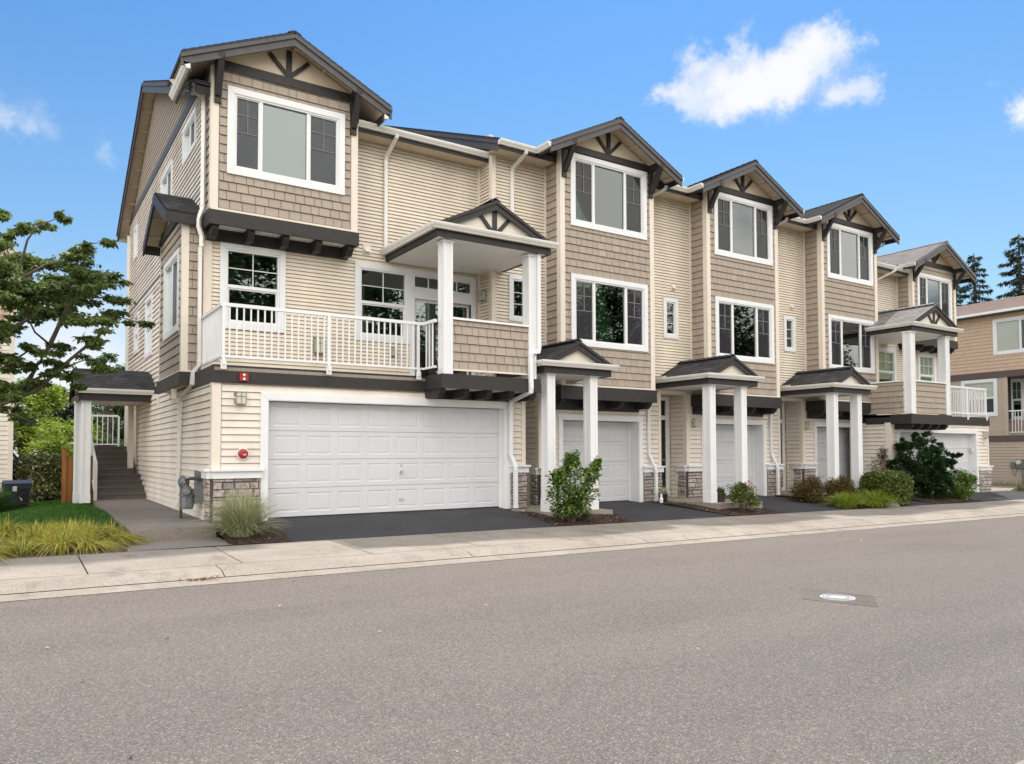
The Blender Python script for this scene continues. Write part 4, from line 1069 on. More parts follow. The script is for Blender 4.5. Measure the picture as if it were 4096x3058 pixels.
    mb = MB(); mb.wbox(9.27+o, 10.90+o, 12.62, Y+.6, -.35, -.08); mb.build('porch_slab', M_SLAB, T)
    mb = MB(); mb.box(left(rb), Y+.25, Y+.40, .28, .55, .014, .05); mb.build('outlet_cover', M_TRIM, T)
    # rear and side closing walls
    mb = MB(); mb.wbox(x0, 14.1+o, 26.6, 26.75, -.6, 8.2); mb.build('rear_wall', M_SIDL, T)
    if k == 2:
        mb = MB(); mb.core(right(14.1+o), Y, 26.7, -.5, 8.3); mb.courses(right(14.1+o), Y+.1, 26.7, 5.0, 8.3, E_, .019); mb.courses(right(14.1+o), 14.5, 26.7, 8.3, 11.2, E_, .019, (), lambda z: (max(14.6, RDG-(11.2-z)/.411), min(26.7, RDG+(11.2-z)/.5))); mb.build('end_wall', M_SID, T)
    return T
OFF = [0.0, 4.95, 10.02]
FILL = [('centreblind', 'blind', 'dark'), ('halfcurtain', 'centreblind', 'blind'), ('centreblind', 'dark', 'dark')]
for k in range(3): middle(k, OFF[k], MIDL[k], FILL[k])

# ------------------------------------------------------------------ far end townhouse
def far_end():
    T = thing('townhouse', 'lower far end townhouse, its white garage door half hidden by a dark conifer shrub', 'townhouse', (26.2, 15.05, -.4), 'row of joined townhouses')
    YG5, Y5, YB5 = 13.4, 15.05, 14.5; xa, xb = 23.0, 29.22; zg = -.26
    f = front(YG5); gd = (23.52, 28.34, -1.5, 1.78)
    mb = MB(); mb.core(f, xa, xb, -.6, 2.08, [gd]); mb.courses(f, xa+.2, xb-.09, zg, 2.07, EL, .024, [gd]); mb.core(left(xa), YG5, 14.8, -.6, 2.08); mb.courses(left(xa), YG5+.12, 14.75, zg, 2.07, EL, .024); mb.core(right(xb), YG5, 24, -.6, 2.3); mb.build('garage_wall', M_SIDL, T)
    mb = MB(); cornerboards(mb, [(xa, YG5, 1, -1)], zg, 2.07, .16); mb.wbox(xb-.09, xb+.005, YG5-.03, YG5, zg+.8, 2.07); mb.build_split('corner_trim', M_TRIM, T)
    stone_pier(T, f, 28.47, 29.26, zg-.15, zg+.74, 90)
    garage_door(T, f, 23.56, 28.30, zg+.01, 1.76, 4, 8, -.20); casing(T, f, 23.52, 28.34, zg-.03, 1.78, .13, .035, 'garage_door_frame', .22)
    mb = MB(); mb.box(f, 28.22, 28.31, 1.13, 1.31, -.10, -.06); mb.build('keypad', M_TRIM, T)
    # deck
    mb = MB(); mb.wbox(xa, xb+.05, YG5, Y5, 2.24, 2.31); mb.wbox(xa+.05, 25.4, 12.72, YG5, 2.24, 2.31); dk = mb.build('deck', M_SLAB, T)
    yf = YG5-.05; yj = 12.70; mb = MB()
    mb.wbox(25.4, xb+.07, yf, yf+.05, 2.07, 2.26); mb.wbox(25.4, xb+.06, yf+.015, yf+.06, 2.26, 2.35); mb.wbox(xb, xb+.05, yf+.05, Y5, 2.07, 2.35)
    mb.wbox(xa, 25.42, yj, yj+.05, 2.02, 2.22); mb.wbox(xa+.015, 25.41, yj+.015, yj+.06, 2.22, 2.32); mb.wbox(xa-.02, xa, yj, 14.2, 2.02, 2.22); mb.wbox(xa, xa+.04, yj+.06, 14.3, 2.22, 2.32); mb.wbox(25.37, 25.42, yj+.05, yf, 2.02, 2.32)
    mb.build('fascia', M_DARK, dk)
    for x in np.linspace(23.3, 25.3, 5):
        mb = MB(); corbels(mb, [x], yj+.12, YG5-.002, 2.03, .17, .12); mb.build('corbel', M_DARK, dk)
    mb = MB(); mb.wbox(23.05, 25.37, yj+.05, YG5, 2.035, 2.06); mb.build('soffit', M_PLANK, dk)
    railing(T, [(25.42, YG5-.02, 0), (29.12, YG5-.02, 0), (29.12, Y5, 0)], 2.46, 3.40, [(26.2, YG5-.02, 1), (27.75, YG5-.02, 1), (29.08, YG5-.02, 1)], .118)
    fh = front(12.80); mb = MB(); mb.core(fh, 23.36, 25.2, 2.36, 3.34, (), -.10, -.024); mb.courses(fh, 23.36, 25.2, 2.36, 3.33, .175, .022, (), None, True, seed=141)
    fl_ = left(23.12); mb.core(fl_, 12.95, 14.6, 2.36, 3.34, (), -.10, -.024); mb.courses(fl_, 12.98, 14.6, 2.36, 3.33, .175, .022, (), None, True, seed=142); hw = mb.build('half_wall', M_SHG, T)
    mb = MB(); mb.wbox(23.36, 25.2, 12.75, 12.93, 3.34, 3.385); mb.wbox(23.08, 23.24, 12.98, 14.6, 3.34, 3.385); mb.build('cap', M_WHITE, hw)
    column(T, 23.12, 23.36, 12.77, 13.0, 2.34, 4.90, 0); column(T, 25.2, 25.42, 12.77, 13.0, 2.34, 4.90, 0)
    # walls
    f5 = front(Y5); wA_ = (25.03, 26.25, 3.15, 4.80); wB_ = (27.70, 28.92, 3.15, 4.80)
    mb = MB(); op = [inset(wA_), inset(wB_)]; mb.core(f5, 23.5, 29.15, 2.2, 7.6, op); mb.courses(f5, 23.5, 29.07, 2.35, 4.82, E_, .019, op); mb.courses(f5, 23.5, 29.1, 4.82, 7.50, E_, .019); mb.core(right(29.15), Y5, 24, 2.2, 7.6); mb.build('front_wall', M_SID, T)
    mb = MB(); mb.wbox(29.06, 29.17, Y5-.03, Y5, 2.35, 4.98); mb.build_split('corner_trim', M_TRIM, T)
    window(T, f5, *wA_, 'hung', 'topgreen', .12, level=.5, gl=M_GLASSP); window(T, f5, *wB_, 'hung3', 'topgreen', .12, gl=M_GLASSP)
    fb = front(YB5); a, b = 26.44, 29.38; bw = (26.76, 29.10, 5.85, 7.54)
    mb = MB(); op = [inset(bw)]; mb.core(fb, a+.14, b-.14, 5.0, 8.0, op); mb.courses(fb, a+.12, b-.12, 5.27, 7.86, .175, .022, op, None, True, seed=150)
    for ff in (left(a), right(b)): mb.core(ff, YB5, Y5-.001, 5.0, 7.8); mb.courses(ff, YB5+.1, Y5-.03, 5.27, 7.7, .175, .022, (), None, True, wmin=.3, wmax=.6, seed=155)
    mb.build('bay_wall', M_SHG, T)
    mb = MB(); cornerboards(mb, [(a, YB5, 1, -1), (b, YB5, -1, 1)], 5.27, 7.84, .12, .026); mb.wbox(a-.04, a, Y5-.05, Y5-.001, 5.3, 7.5); mb.build_split('corner_trim', M_TRIM, T)
    mb = MB(); z0, z1 = 4.97, 5.24; mb.wbox(a-.05, b+.05, YB5-.05, YB5, z0, z1); mb.wbox(a-.05, a, YB5, Y5-.002, z0, z1); mb.wbox(b, b+.05, YB5, Y5-.002, z0, z1); belt = mb.build('bay_skirt', M_DARK, T)
    mb = MB(); mb.wbox(a, b, YB5, Y5-.016, z0+.05, z0+.07); mb.build('soffit', M_PLANK, belt)
    for x in np.linspace(a+.09, b-.09, 5):
        mb = MB(); corbels(mb, [x], YB5+.04, Y5-.03, z0+.045, .20, .12); mb.build('corbel', M_DARK, belt)
    window(T, fb, *bw, 'slider', 'centreblind', .115, (.25, .72))
    gable(T, 27.93, 2.04, 14.03, 19.0, 7.72, .49, a, b, YB5, 8.02, True, .21, True, True, (a+.12, b-.12, 7.86, 8.02), m_roof=M_ROOFP, seed=160, gut_y=14.6, brk_drop=.72)
    r = main_roof(T, 23.9, 29.6, 14.6, 7.60, .411, 21.5, 26.5, .495, False, None, M_ROOFP)
    gutter(r, [(23.95, 14.6, 7.58), (26.6, 14.6, 7.58)], 1)
    mb = MB(); mb.wbox(23.9, a, 14.63, Y5, 7.42, 7.44); mb.build('soffit', M_SOFF, r)
    downspout(T, [(25.5, 14.5, 7.5), (25.45, 14.55, 7.42), (24.85, 14.95, 7.05), (24.83, 15.0, 6.95), (24.83, 15.0, 4.9)], (1, 0, 0))
    porch_roof(T, 22.95, 25.95, 12.55, Y5-.02, 5.16, .50, 12.74, True, .13, m_roof=M_ROOFP, seed=170, yb_right=14.45)
    mb = MB(); mb.wbox(23.9, 29.15, 23.9, 24.0, -.6, 7.6); mb.build('rear_wall', M_SIDL, T)
    t = lantern('small lantern high on the far end house beside its garage door', f, 28.93, 1.74)
    p = thing('sprinkler_sign', 'small red and white speckled plate under the lantern of the far end house', 'sign', f.P(28.87, 1.52, .02)); mb = MB(); mb.mat(0); mb.box(f, 28.80, 28.94, 1.40, 1.64, .014, .03); mb.mat(1)
    rnd = random.Random(3)
    for i in range(5):
        for j in range(9):
            if rnd.random() < .6: mb.box(f, 28.815+i*.024, 28.833+i*.024, 1.415+j*.024, 1.430+j*.024, .03, .032)
    mb.build('plate', [M_WHITE, M_RED], p)
far_end()

# ------------------------------------------------------------------ wall fixtures
lantern('square frosted lantern left of the double garage door, below the red alarm', front(YG), 3.30, 2.13, .17, .22)
lantern('tall ribbed lantern behind the deck railing between the two nearer windows', front(Y1), 5.25, 3.39, .20, .33, .13)
lantern('small brown lantern low behind the deck railing, beside the patio door', front(Y1), 6.92, 3.38, .11, .2, .1)
lantern('lantern under the balcony roof on the narrow wall right of the patio door', left(9.15), 15.08, 4.82, .15, .24, .12)
lantern('lantern left of the third house\'s garage door, beside the black front door', front(14.75), 15.70, 1.97, .17, .22)
lantern('lantern left of the fourth house\'s garage door, above the bronze bushes', front(14.75), 20.62, 1.97, .17, .22)
t = thing('fire_alarm', 'red square fire alarm strobe on the dark deck fascia above the garage', 'fire alarm', (3.34, YG-.06, 2.5)); f = front(YG-.06)
mb = MB(); mb.box(f, 3.265, 3.415, 2.43, 2.57, .001, .055); mb.build('housing', M_RED, t)
mb = MB()
for v in (2.535, 2.465): mb.tube([f.P(3.34, v, .056), f.P(3.34, v, .066)], .022, 12)
mb.build('lens', M_WHITE, t)
t = thing('fire_bell', 'round red fire bell with white rim on siding left of the double garage door', 'fire bell', (3.35, YG, 1.16)); f = front(YG)
mb = MB(); mb.tube([f.P(3.35, 1.16, .014), f.P(3.35, 1.16, .05)], .105, 24); mb.build('backplate', M_WHITE, t)
mb = MB(); mb.tube([f.P(3.35, 1.16, .05), f.P(3.35, 1.16, .075), f.P(3.35, 1.16, .092), f.P(3.35, 1.16, .10)], [.088, .082, .055, .015], 24); mb.build('gong', M_RED, t)
mb = MB(); mb.box(f, 3.335, 3.39, 1.135, 1.158, .085, .100); mb.build('sticker', M_TRIM, t)
#VEG

# ------------------------------------------------------------------ driveways, beds, path, lawn
def sheet(name, poly_fn, mat_, nx, ny, kind='structure', label=None, cat=None):
    mb = MB()
    for i in range(nx+1):
        for j in range(ny+1): mb.v.append(poly_fn(i/nx, j/ny))
    for i in range(nx):
        for j in range(ny): mb.f.append((i*(ny+1)+j, (i+1)*(ny+1)+j, (i+1)*(ny+1)+j+1, i*(ny+1)+j+1)); mb.mi.append(0)
    return tag(mb.build(name, mat_), label, cat, None, kind)
def drive(x0, x1, yb, zb, bow=.0):
    def fn(u, v):
        x = x0+(x1-x0)*u; y = 11.875+(yb-11.875)*v
        return (x, y, gz(x, 11.86)*(1-v)+zb*v+.012*math.sin(v*math.pi))
    sheet('driveway', fn, M_DRIVE, 10, 8)
drive(3.70, 8.84, 13.87, -.01); 
for o in OFF: drive(10.95+o, 13.88+o, 15.06, -.115)
drive(25.7, 29.35, 13.62, -.26)
sheet('driveway', lambda u, v: (23.5+2.195*u, 12.95+.65*v, -.40+.13*v), M_DRIVE, 3, 2)
sheet('driveway', lambda u, v: (8.85+0, 1, -3) if False else (29.36+1.6*u, 11.875+1.7*v, gz(29.4, 11.86)+.16*v), M_DRIVE, 3, 3)
# side path, its step and the pad below
mb = MB(); mb.prism([(1.50, 12.82, .0), (2.74, 12.82, .0), (2.80, 14.0, .0), (2.86, 21.3, .02), (1.66, 21.3, .02)], (0, 0, -.30)); tag(mb.build('path', M_PATH), None, None, None, 'structure')
sheet('path_pad', lambda u, v: (1.36+1.42*u, 11.88+.93*v, -.20+.025*v), M_PATH, 3, 3)

def chips(name, pts, rng, mat_, size=(.015, .05), label=None, cat=None):
    n = len(pts); a = rng.uniform(0, 6.28, n); L = rng.uniform(*size, n); Wd = L*rng.uniform(.25, .6, n); tz = rng.normal(0, .25, (n, 2))
    ux = np.stack([np.cos(a), np.sin(a), tz[:, 0]], 1); uy = np.stack([-np.sin(a), np.cos(a), tz[:, 1]], 1)
    P = np.asarray(pts); V = np.stack([P-ux*L[:, None]/2-uy*Wd[:, None]/2, P+ux*L[:, None]/2-uy*Wd[:, None]/2, P+ux*L[:, None]/2+uy*Wd[:, None]/2, P-ux*L[:, None]/2+uy*Wd[:, None]/2], 1).reshape(-1, 3)
    V[:, 2] += .008
    return npmesh(name, V, np.arange(4*n).reshape(-1, 4), mat_)
M_BARKCH = isl('bark_mulch', [(0, (.055, .03, .022)), (.5, (.10, .058, .042)), (.85, (.15, .095, .07)), (.97, (.30, .24, .19)), (1, (.45, .40, .34))], .9, .15, 30, .3)
M_MULCH = conc_mat('mulch_soil', (.035, .021, .016), (.055, .034, .026), (.08, .052, .04), 60, .4, .9)
rng = np.random.default_rng(5)
def bed(x0, x1, y0, y1, zb=-.17, taper=0.0, n=1500, wob=.06):
    ph = rng.uniform(0, 6.28)
    def fn(u, v):
        a = x0+taper*(1-v)+wob*math.sin(v*5+ph); b = x1-taper*(1-v)+wob*math.sin(v*4+ph+1)
        x = a+(b-a)*u; y = y0+(y1-y0)*v
        return (x, y, gz(x, 11.86)+.01+(zb-gz(x, 11.86))*min(1, v*1.6)+.05*math.sin(u*math.pi)*math.sin(min(1, v*1.2)*math.pi))
    tag(sheet('planting_bed', fn, M_MULCH, 8, 8), None, None)
    uv = rng.uniform(.01, .99, (n, 2)); pts = np.array([fn(a, b) for a, b in uv])
    tag(chips('bark_mulch', pts, rng, M_BARKCH), None, None, None, 'stuff')
bed(8.84, 10.95, 11.89, 14.0, -.13, 0, 2600)
bed(2.76, 3.72, 11.89, 13.6, -.10, 0, 500, .02)
for o in OFF[1:]: bed(8.93+o, 10.95+o, 11.89, 14.8, -.15, 0, 2000)
bed(20.95, 21.5, 11.89, 13.0, -.22, 0, 300)
bed(22.6, 25.75, 11.95, 13.4, -.26, .25, 1600)

# ------------------------------------------------------------------ foliage helpers
def onpx(x, y, Y):
    v = np.array([(x-2048)/3036.34, (y-1701.7)/3036.34, 1.0]); w = _r*v[0]+_d*v[1]+_f*v[2]; t = Y/w[1]
    return np.array([w[0]*t, Y, CAMZ+w[2]*t])
def leaf_arr(P, L, rng, tilt=.6, asp=.5, fold=.18, down=.2, dirs=None):
    n = len(P); L = np.broadcast_to(np.asarray(L, float), (n,))*rng.uniform(.7, 1.25, n)
    a = rng.uniform(0, 2*np.pi, n)
    d = np.stack([np.cos(a), np.sin(a), rng.normal(-down, tilt*.7, n)], 1)
    if dirs is not None: d = d*.6+dirs
    d /= np.linalg.norm(d, axis=1)[:, None]
    nn = np.stack([rng.normal(0, tilt, n), rng.normal(0, tilt, n), np.ones(n)], 1)
    s = np.cross(nn, d); s /= np.linalg.norm(s, axis=1)[:, None]; nn = np.cross(d, s)
    Wd = (L*asp)[:, None]; Lc = L[:, None]
    b = P; t = P+d*Lc; m_ = P+d*Lc*.45
    V = np.stack([b, m_+s*Wd/2+nn*Wd*fold, t, m_-s*Wd/2+nn*Wd*fold], 1).reshape(-1, 3)
    return V
def leaf_mesh(name, P, L, rng, mat_, parent=None, **k):
    V = leaf_arr(np.asarray(P), L, rng, **k); return npmesh(name, V, np.arange(len(V)).reshape(-1, 4), mat_, parent)
def lobes_pts(lobes, rng, per, shell=.55, clump=.35, cl=14):
    """lobes: (cx,cy,cz,rx,ry,rz[,weight]); clustered points inside the ellipsoids, denser near the skin"""
    out = []
    for lb in lobes:
        c = np.array(lb[:3]); r = np.array(lb[3:6]); w = lb[6] if len(lb) > 6 else 1
        n = int(per*w); m_ = max(1, n//cl)
        d = rng.normal(size=(m_, 3)); d /= np.linalg.norm(d, axis=1)[:, None]
        rad = shell+(1.03-shell)*rng.random(m_)**.7
        cc = c+d*r*rad[:, None]
        k = np.repeat(np.arange(m_), cl)
        out.append(cc[k]+rng.normal(0, 1, (len(k), 3))*r*clump*.3)
    return np.concatenate(out)
def blades(name, base, H, lean, rng, mat_, parent=None, w=.006, seg=4, droop=1.0, kind=None):
    """arching grass blades; base (n,3), H (n,), lean (n,2) horizontal reach"""
    n = len(base); ts = np.linspace(0, 1, seg+1); side = np.stack([-lean[:, 1], lean[:, 0]], 1); side /= (np.linalg.norm(side, axis=1)[:, None]+1e-6)
    tw = rng.uniform(-1, 1, n)
    side = np.stack([side[:, 0], side[:, 1], tw*.5], 1); ww = w*rng.uniform(.6, 1.3, n)
    rows = []
    for t in ts:
        p = base.copy(); p[:, 0] += lean[:, 0]*t**1.7; p[:, 1] += lean[:, 1]*t**1.7
        p[:, 2] += H*(t-(droop*.45)*t**2.6*np.clip(np.linalg.norm(lean, axis=1)/np.maximum(H, .01), 0, 1.4))
        k = (ww*(1-t)**.6+.0006)[:, None]
        rows += [p-side*k, p+side*k]
    V = np.stack(rows, 1); m_ = 2*(seg+1); F = []
    for i in range(seg): F.append([2*i, 2*i+1, 2*i+3, 2*i+2])
    F = np.array(F); F = (np.arange(n)[:, None, None]*m_+F[None]).reshape(-1, 4)
    return npmesh(name, V.reshape(-1, 3), F, mat_, parent)
def clump_blades(cx, cy, z, rad, n, hmin, hmax, reach, rng):
    a = rng.uniform(0, 6.28, n); r = rad*np.sqrt(rng.random(n))
    base = np.stack([cx+r*np.cos(a), cy+r*np.sin(a), np.full(n, z)], 1)
    H = rng.uniform(hmin, hmax, n); a2 = a+rng.normal(0, .5, n); q = reach*rng.uniform(.15, 1, n)*(.4+.6*r/rad)
    return base, H, np.stack([np.cos(a2)*q, np.sin(a2)*q], 1)
def stems(parent, base, tips, rng, r0=.012, name='stems', mat_=None):
    mb = MB()
    for t in tips:
        b = Vector(base)+Vector((rng.uniform(-.05, .05), rng.uniform(-.05, .05), 0)); t = Vector(t); m1 = b.lerp(t, .5)+Vector((rng.uniform(-.06, .06), rng.uniform(-.06, .06), .06))
        mb.tube([b, m1, t], [r0, r0*.7, r0*.35], 5)
    return mb.build(name, mat_ or M_TWIG, parent)

L_DOG = leafmat('dogwood_leaf', [(0, (.06, .095, .028)), (.4, (.10, .15, .042)), (.75, (.15, .205, .055)), (1, (.24, .29, .09))], .5)
L_LIME = leafmat('lime_leaf', [(0, (.16, .24, .03)), (.5, (.27, .37, .045)), (1, (.40, .48, .08))], .45)
L_MID = leafmat('mid_green_leaf', [(0, (.035, .075, .02)), (.5, (.06, .12, .03)), (1, (.11, .18, .05))], .35)
L_DARK = leafmat('dark_conifer_leaf', [(0, (.02, .04, .022)), (.5, (.035, .062, .035)), (1, (.06, .09, .05))], .25, .7)
L_RHO = leafmat('rhododendron_leaf', [(0, (.04, .065, .02)), (.4, (.12, .155, .045)), (.75, (.23, .25, .085)), (1, (.45, .37, .22))], .25, .3)
L_ROSE = leafmat('rose_leaf', [(0, (.05, .11, .02)), (.5, (.10, .19, .03)), (.8, (.19, .28, .05)), (1, (.34, .40, .09))], .4, .5)
L_BOX = leafmat('boxwood_leaf', [(0, (.04, .07, .014)), (.4, (.085, .12, .022)), (.8, (.17, .20, .036)), (1, (.32, .34, .09))], .25, .35)
L_HIN = leafmat('hinoki_leaf', [(0, (.012, .036, .010)), (.5, (.022, .06, .015)), (1, (.045, .10, .024))], .15, .6)
L_BRONZ = leafmat('bronze_leaf', [(0, (.07, .055, .018)), (.4, (.12, .085, .024)), (.7, (.16, .10, .03)), (1, (.15, .15, .04))], .3)
G_GOLD = leafmat('golden_grass_blade', [(0, (.11, .17, .02)), (.25, (.27, .31, .04)), (.55, (.50, .47, .08)), (.85, (.66, .56, .15)), (1, (.78, .66, .28))], .45, .5)
G_YG = leafmat('yellow_green_blade', [(0, (.10, .17, .02)), (.5, (.22, .30, .03)), (1, (.42, .44, .07))], .4, .5)
G_OAT = leafmat('blue_oat_blade', [(0, (.18, .235, .11)), (.45, (.29, .34, .18)), (.75, (.46, .44, .26)), (1, (.62, .52, .33))], .3, .5)
G_GREEN = leafmat('green_grass_blade', [(0, (.03, .075, .015)), (.5, (.05, .12, .022)), (1, (.09, .17, .035))], .35, .5)
G_LAWN = leafmat('lawn_blade', [(0, (.035, .11, .008)), (.5, (.05, .145, .012)), (1, (.075, .18, .018))], .35, .5)
F_PEACH = mat('peach_petal', (.72, .26, .15), .6, .2, 0, .15, 30)
F_PINK = mat('pink_petal', (.62, .14, .25), .6, .2, 0, .2, 30)
F_CREAM = mat('cream_petal', (.70, .60, .45), .6, .2, 0, .15, 30)

# ------------------------------------------------------------------ left yard
def lawn_z(x, y): return -.02-max(0, .55-x)*.16-max(0, x-1.2)*.04-max(0, 14.5-y)*.05-max(0, y-20)*.03+.03*math.sin(y*1.1+x)
M_LAWN = conc_mat('lawn_soil', (.03, .075, .008), (.04, .095, .011), (.05, .115, .015), 60, .2, .5)
lw = sheet('lawn', lambda u, v: (lambda x, y: (x, y, lawn_z(x, y)))(-1.9+(3.42+.12*v)*u, 13.9+9.4*v), M_LAWN, 20, 30)
n = 26000; xy = np.stack([rng.uniform(-1.85, 1.56, n), rng.uniform(13.6, 23.2, n)], 1)
zz = np.array([lawn_z(x, y) for x, y in xy]); base = np.concatenate([xy, zz[:, None]], 1)
tag(blades('lawn_grass', base, rng.uniform(.03, .065, n), rng.normal(0, .02, (n, 2)), rng, G_LAWN, None, .004, 2), None, None, None, 'stuff')
# golden grass bed by the sidewalk
mb = MB(); mb.prism([(-2.4, 11.9, -.19), (1.36, 11.9, -.20), (1.48, 12.9, -.13), (1.5, 14.4, -.05), (-2.4, 14.6, -.35)], (0, 0, -.1)); tag(mb.build('grass_bed_soil', M_SOIL), None, None, None, 'structure')
B, Hh, Ln = [], [], []
for i in range(60):
    cx, cy = rng.uniform(-2.1, 1.34), rng.uniform(12.02, 14.2)
    if cx > 1.15 and cy > 13.7: continue
    b, h, l = clump_blades(cx, cy, -.19+(cy-12)*.05, .12, 250, .20, .42, .46, rng); w_ = rng.normal(0, .14, 2); B.append(b); Hh.append(h*rng.uniform(.75, 1.15)); Ln.append(l+w_+np.array([.07, -.10]))
tag(blades('golden_grass', np.concatenate(B), np.concatenate(Hh), np.concatenate(Ln), rng, G_GOLD, None, .0046, 6, 1.7), None, None, None, 'stuff')
def grass_tuft(name, label, cat, cx, cy, z, rad, n, h0, h1, reach, mat_, w=.005, droop=1.0, group=None, seed=1, seed_heads=False):
    r_ = np.random.default_rng(seed); b, h, l = clump_blades(cx, cy, z, rad, n, h0, h1, reach, r_)
    o = blades(name, b, h, l, r_, mat_, None, w, 5, droop); return tag(o, label, cat, group)
grass_tuft('oat_grass', 'bushy blue-green oat grass clump between the stone corner and the black driveway', 'grass clump', 3.05, 12.45, -.16, .20, 1900, .30, .92, .80, G_OAT, .0045, 1.15, None, 11)
grass_tuft('fountain_grass', 'dark green arching grass tuft beside the blue bin at the far left', 'grass clump', -.48, 20.6, -.35, .30, 1500, .5, 1.0, .75, G_GREEN, .008, 1.1, None, 12)

# steps, side porch, railings at the side door
st = MB()
for i in range(9):
    y0 = 21.3+i*.36; z1 = .02+.15*(i+1)
    st.wbox(1.72, 2.84 if i < 4 else 2.70, y0, y0+.36 if i < 8 else 26.2, -.3, z1-.035); st.wbox(1.71, 2.84 if i < 4 else 2.70, y0-.025, y0+.36 if i < 8 else 26.2, z1-.035, z1)
s_ = st.build('concrete_steps', M_STEP); tag(s_, 'dark concrete steps climbing beside the beige side wall under a small shingled porch roof', 'steps')
sp = thing('side_porch', 'small side porch with dark shingled roof on white columns over the concrete steps', 'porch', (1.9, 21.2, 0))
n_ = math.hypot(1, .45); mb = MB()
for sg, y0 in ((1, 20.66), (-1, 23.3)):
    V = Vector((0, sg/n_, .45/n_)); N = Vector((0, -sg*.45/n_, 1/n_)); roof_plane(mb, Vector((1.22, y0, 2.73)), (1, 0, 0), V, N, 1.74, 1.32*n_, seed=210); mb.box(Fr((1.24, y0, 2.73), (1, 0, 0), N, V), 0, 1.70, 0, 1.31*n_, -.05, -.002)
rf = mb.build('porch_roof', M_ROOF, sp)
mb = MB(); mb.prism([(1.21, 20.62, 2.70), (1.21, 21.98, 3.30), (1.21, 23.34, 2.70), (1.21, 23.34, 2.52), (1.21, 21.98, 3.12), (1.21, 20.62, 2.52)], (.05, 0, 0)); mb.wbox(1.27, 2.86, 20.70, 20.75, 2.44, 2.62); mb.wbox(1.27, 1.32, 20.75, 23.2, 2.44, 2.62); mb.build('fascia', M_DARK, rf)
mb = MB(); mb.sweep([(1.22, 20.70, 2.73), (2.90, 20.70, 2.73)], GUTP, 1); mb.build('gutter', M_GUT, rf)
mb = MB(); mb.wbox(1.32, 2.86, 20.75, 23.2, 2.47, 2.50); mb.build('soffit', M_TRIM, rf)
column(sp, 1.36, 1.54, 20.80, 20.98, .0, 2.47, .18); column(sp, 1.27, 1.43, 21.7, 21.86, -.1, 2.47, .30)
mb = MB(); mb.wbox(2.60, 2.73, 22.9, 23.06, .62, 2.47); mb.build('post', M_TRIM, sp)
mb = MB(); mb.beam((1.70, 21.25, .92), (1.70, 24.5, 2.28), .05, .09); mb.beam((1.70, 21.25, .15), (1.70, 24.5, 1.5), .04, .05)
for i in range(26): y = 21.35+i*.122; mb.beam((1.70, y, .15+(y-21.25)*.415), (1.70, y, .90+(y-21.25)*.418), .02, .02, (1, 0, 0))
mb.wbox(1.665, 1.735, 21.2, 21.28, .0, .99); mb.build('stair_railing', M_WHITE, sp)
railing(sp, [(1.80, 25.6, 0), (2.62, 25.6, 0)], 1.42, 2.32, [(2.64, 25.6, 0)], .118, 'landing_railing')
lantern('small dark lantern beside the side door, above the concrete steps', left(2.86), 23.9, 2.05, .12, .2, .1, None)
fd = left(2.86); sd_ = thing('side_door', 'beige side door in the left wall above the concrete steps', 'door', (2.86, 23.6, .65)); mb = MB(); frame_rect(mb, fd, 23.16, 24.15, .6, 2.5, .09, .0, .04); mb.build('door_frame', M_TRIM, sd_); mb = MB(); mb.box(fd, 23.25, 24.06, .62, 2.41, .0, .022); mb.build('door_leaf', M_TRIM, sd_)

def scale_about(mb, c, k):
    mb.v = [tuple(c[i]+(p[i]-c[i])*(k if i < 2 or p[2] > 0 else 1) for i in range(3)) for p in mb.v]; return mb
# gas meter
GMP = Vector((2.74, 14.55, .30)); gm = thing('gas_meter', 'grey gas meter with pipes in front of the stone corner of the end house', 'gas meter', (2.66, 14.55, 0))
mx, my = 2.60, 14.52
def lathe(c, ax, prof, n=18):
    ax = Vector(ax).normalized(); u = ax.cross(Vector((.2, .1, .97))).normalized() if abs(ax.z) < .9 else Vector((1, 0, 0)); w = ax.cross(u); c = Vector(c); m2 = MB()
    m2.v = [tuple(c+ax*h+(u*math.cos(t)+w*math.sin(t))*r) for h, r in prof for t in (2*math.pi*k/n for k in range(n))]
    m2.f = [(i*n+k, i*n+(k+1) % n, (i+1)*n+(k+1) % n, (i+1)*n+k) for i in range(len(prof)-1) for k in range(n)]; m2.mi = [0]*len(m2.f); return m2
def rbox(m2, x0, x1, y0, y1, z0, z1, r):
    pr = []
    for cx_, cy_, a0 in ((x1-r, y1-r, 0), (x0+r, y1-r, 90), (x0+r, y0+r, 180), (x1-r, y0+r, 270)):
        for k in range(5): t_ = math.radians(a0+k*22.5); pr.append((cx_+r*math.cos(t_), cy_+r*math.sin(t_), z0))
    m2.prism(pr, (0, 0, z1-z0))
mb = MB(); rbox(mb, mx-.10, mx+.11, my-.12, my+.16, .22, .42, .07); rbox(mb, mx-.09, mx+.10, my-.10, my+.14, .18, .22, .08); rbox(mb, mx-.12, mx+.13, my-.14, my+.18, .42, .445, .08); mb.build('meter_case', M_METER, gm)
mb = MB(); rbox(mb, mx-.095, mx+.105, my-.11, my+.15, .445, .54, .08); rbox(mb, mx-.06, mx+.07, my-.07, my+.11, .54, .58, .06); mb.build('meter_top', M_METER, gm)
o2 = lathe((mx-.02, my-.12, .50), (-.3, -1, 0), [(0, .0), (0, .07), (.06, .07), (.075, .055), (.078, 0)]); o2.build('meter_dial', M_METER, gm)
o2 = lathe((mx-.03, my+.24, .66), (-1, -.4, .1), [(-.06, 0), (-.06, .05), (-.02, .10), (.0, .115), (.02, .115), (.035, .08), (.07, .05), (.075, 0)]); o2.build('regulator', M_METER, gm)
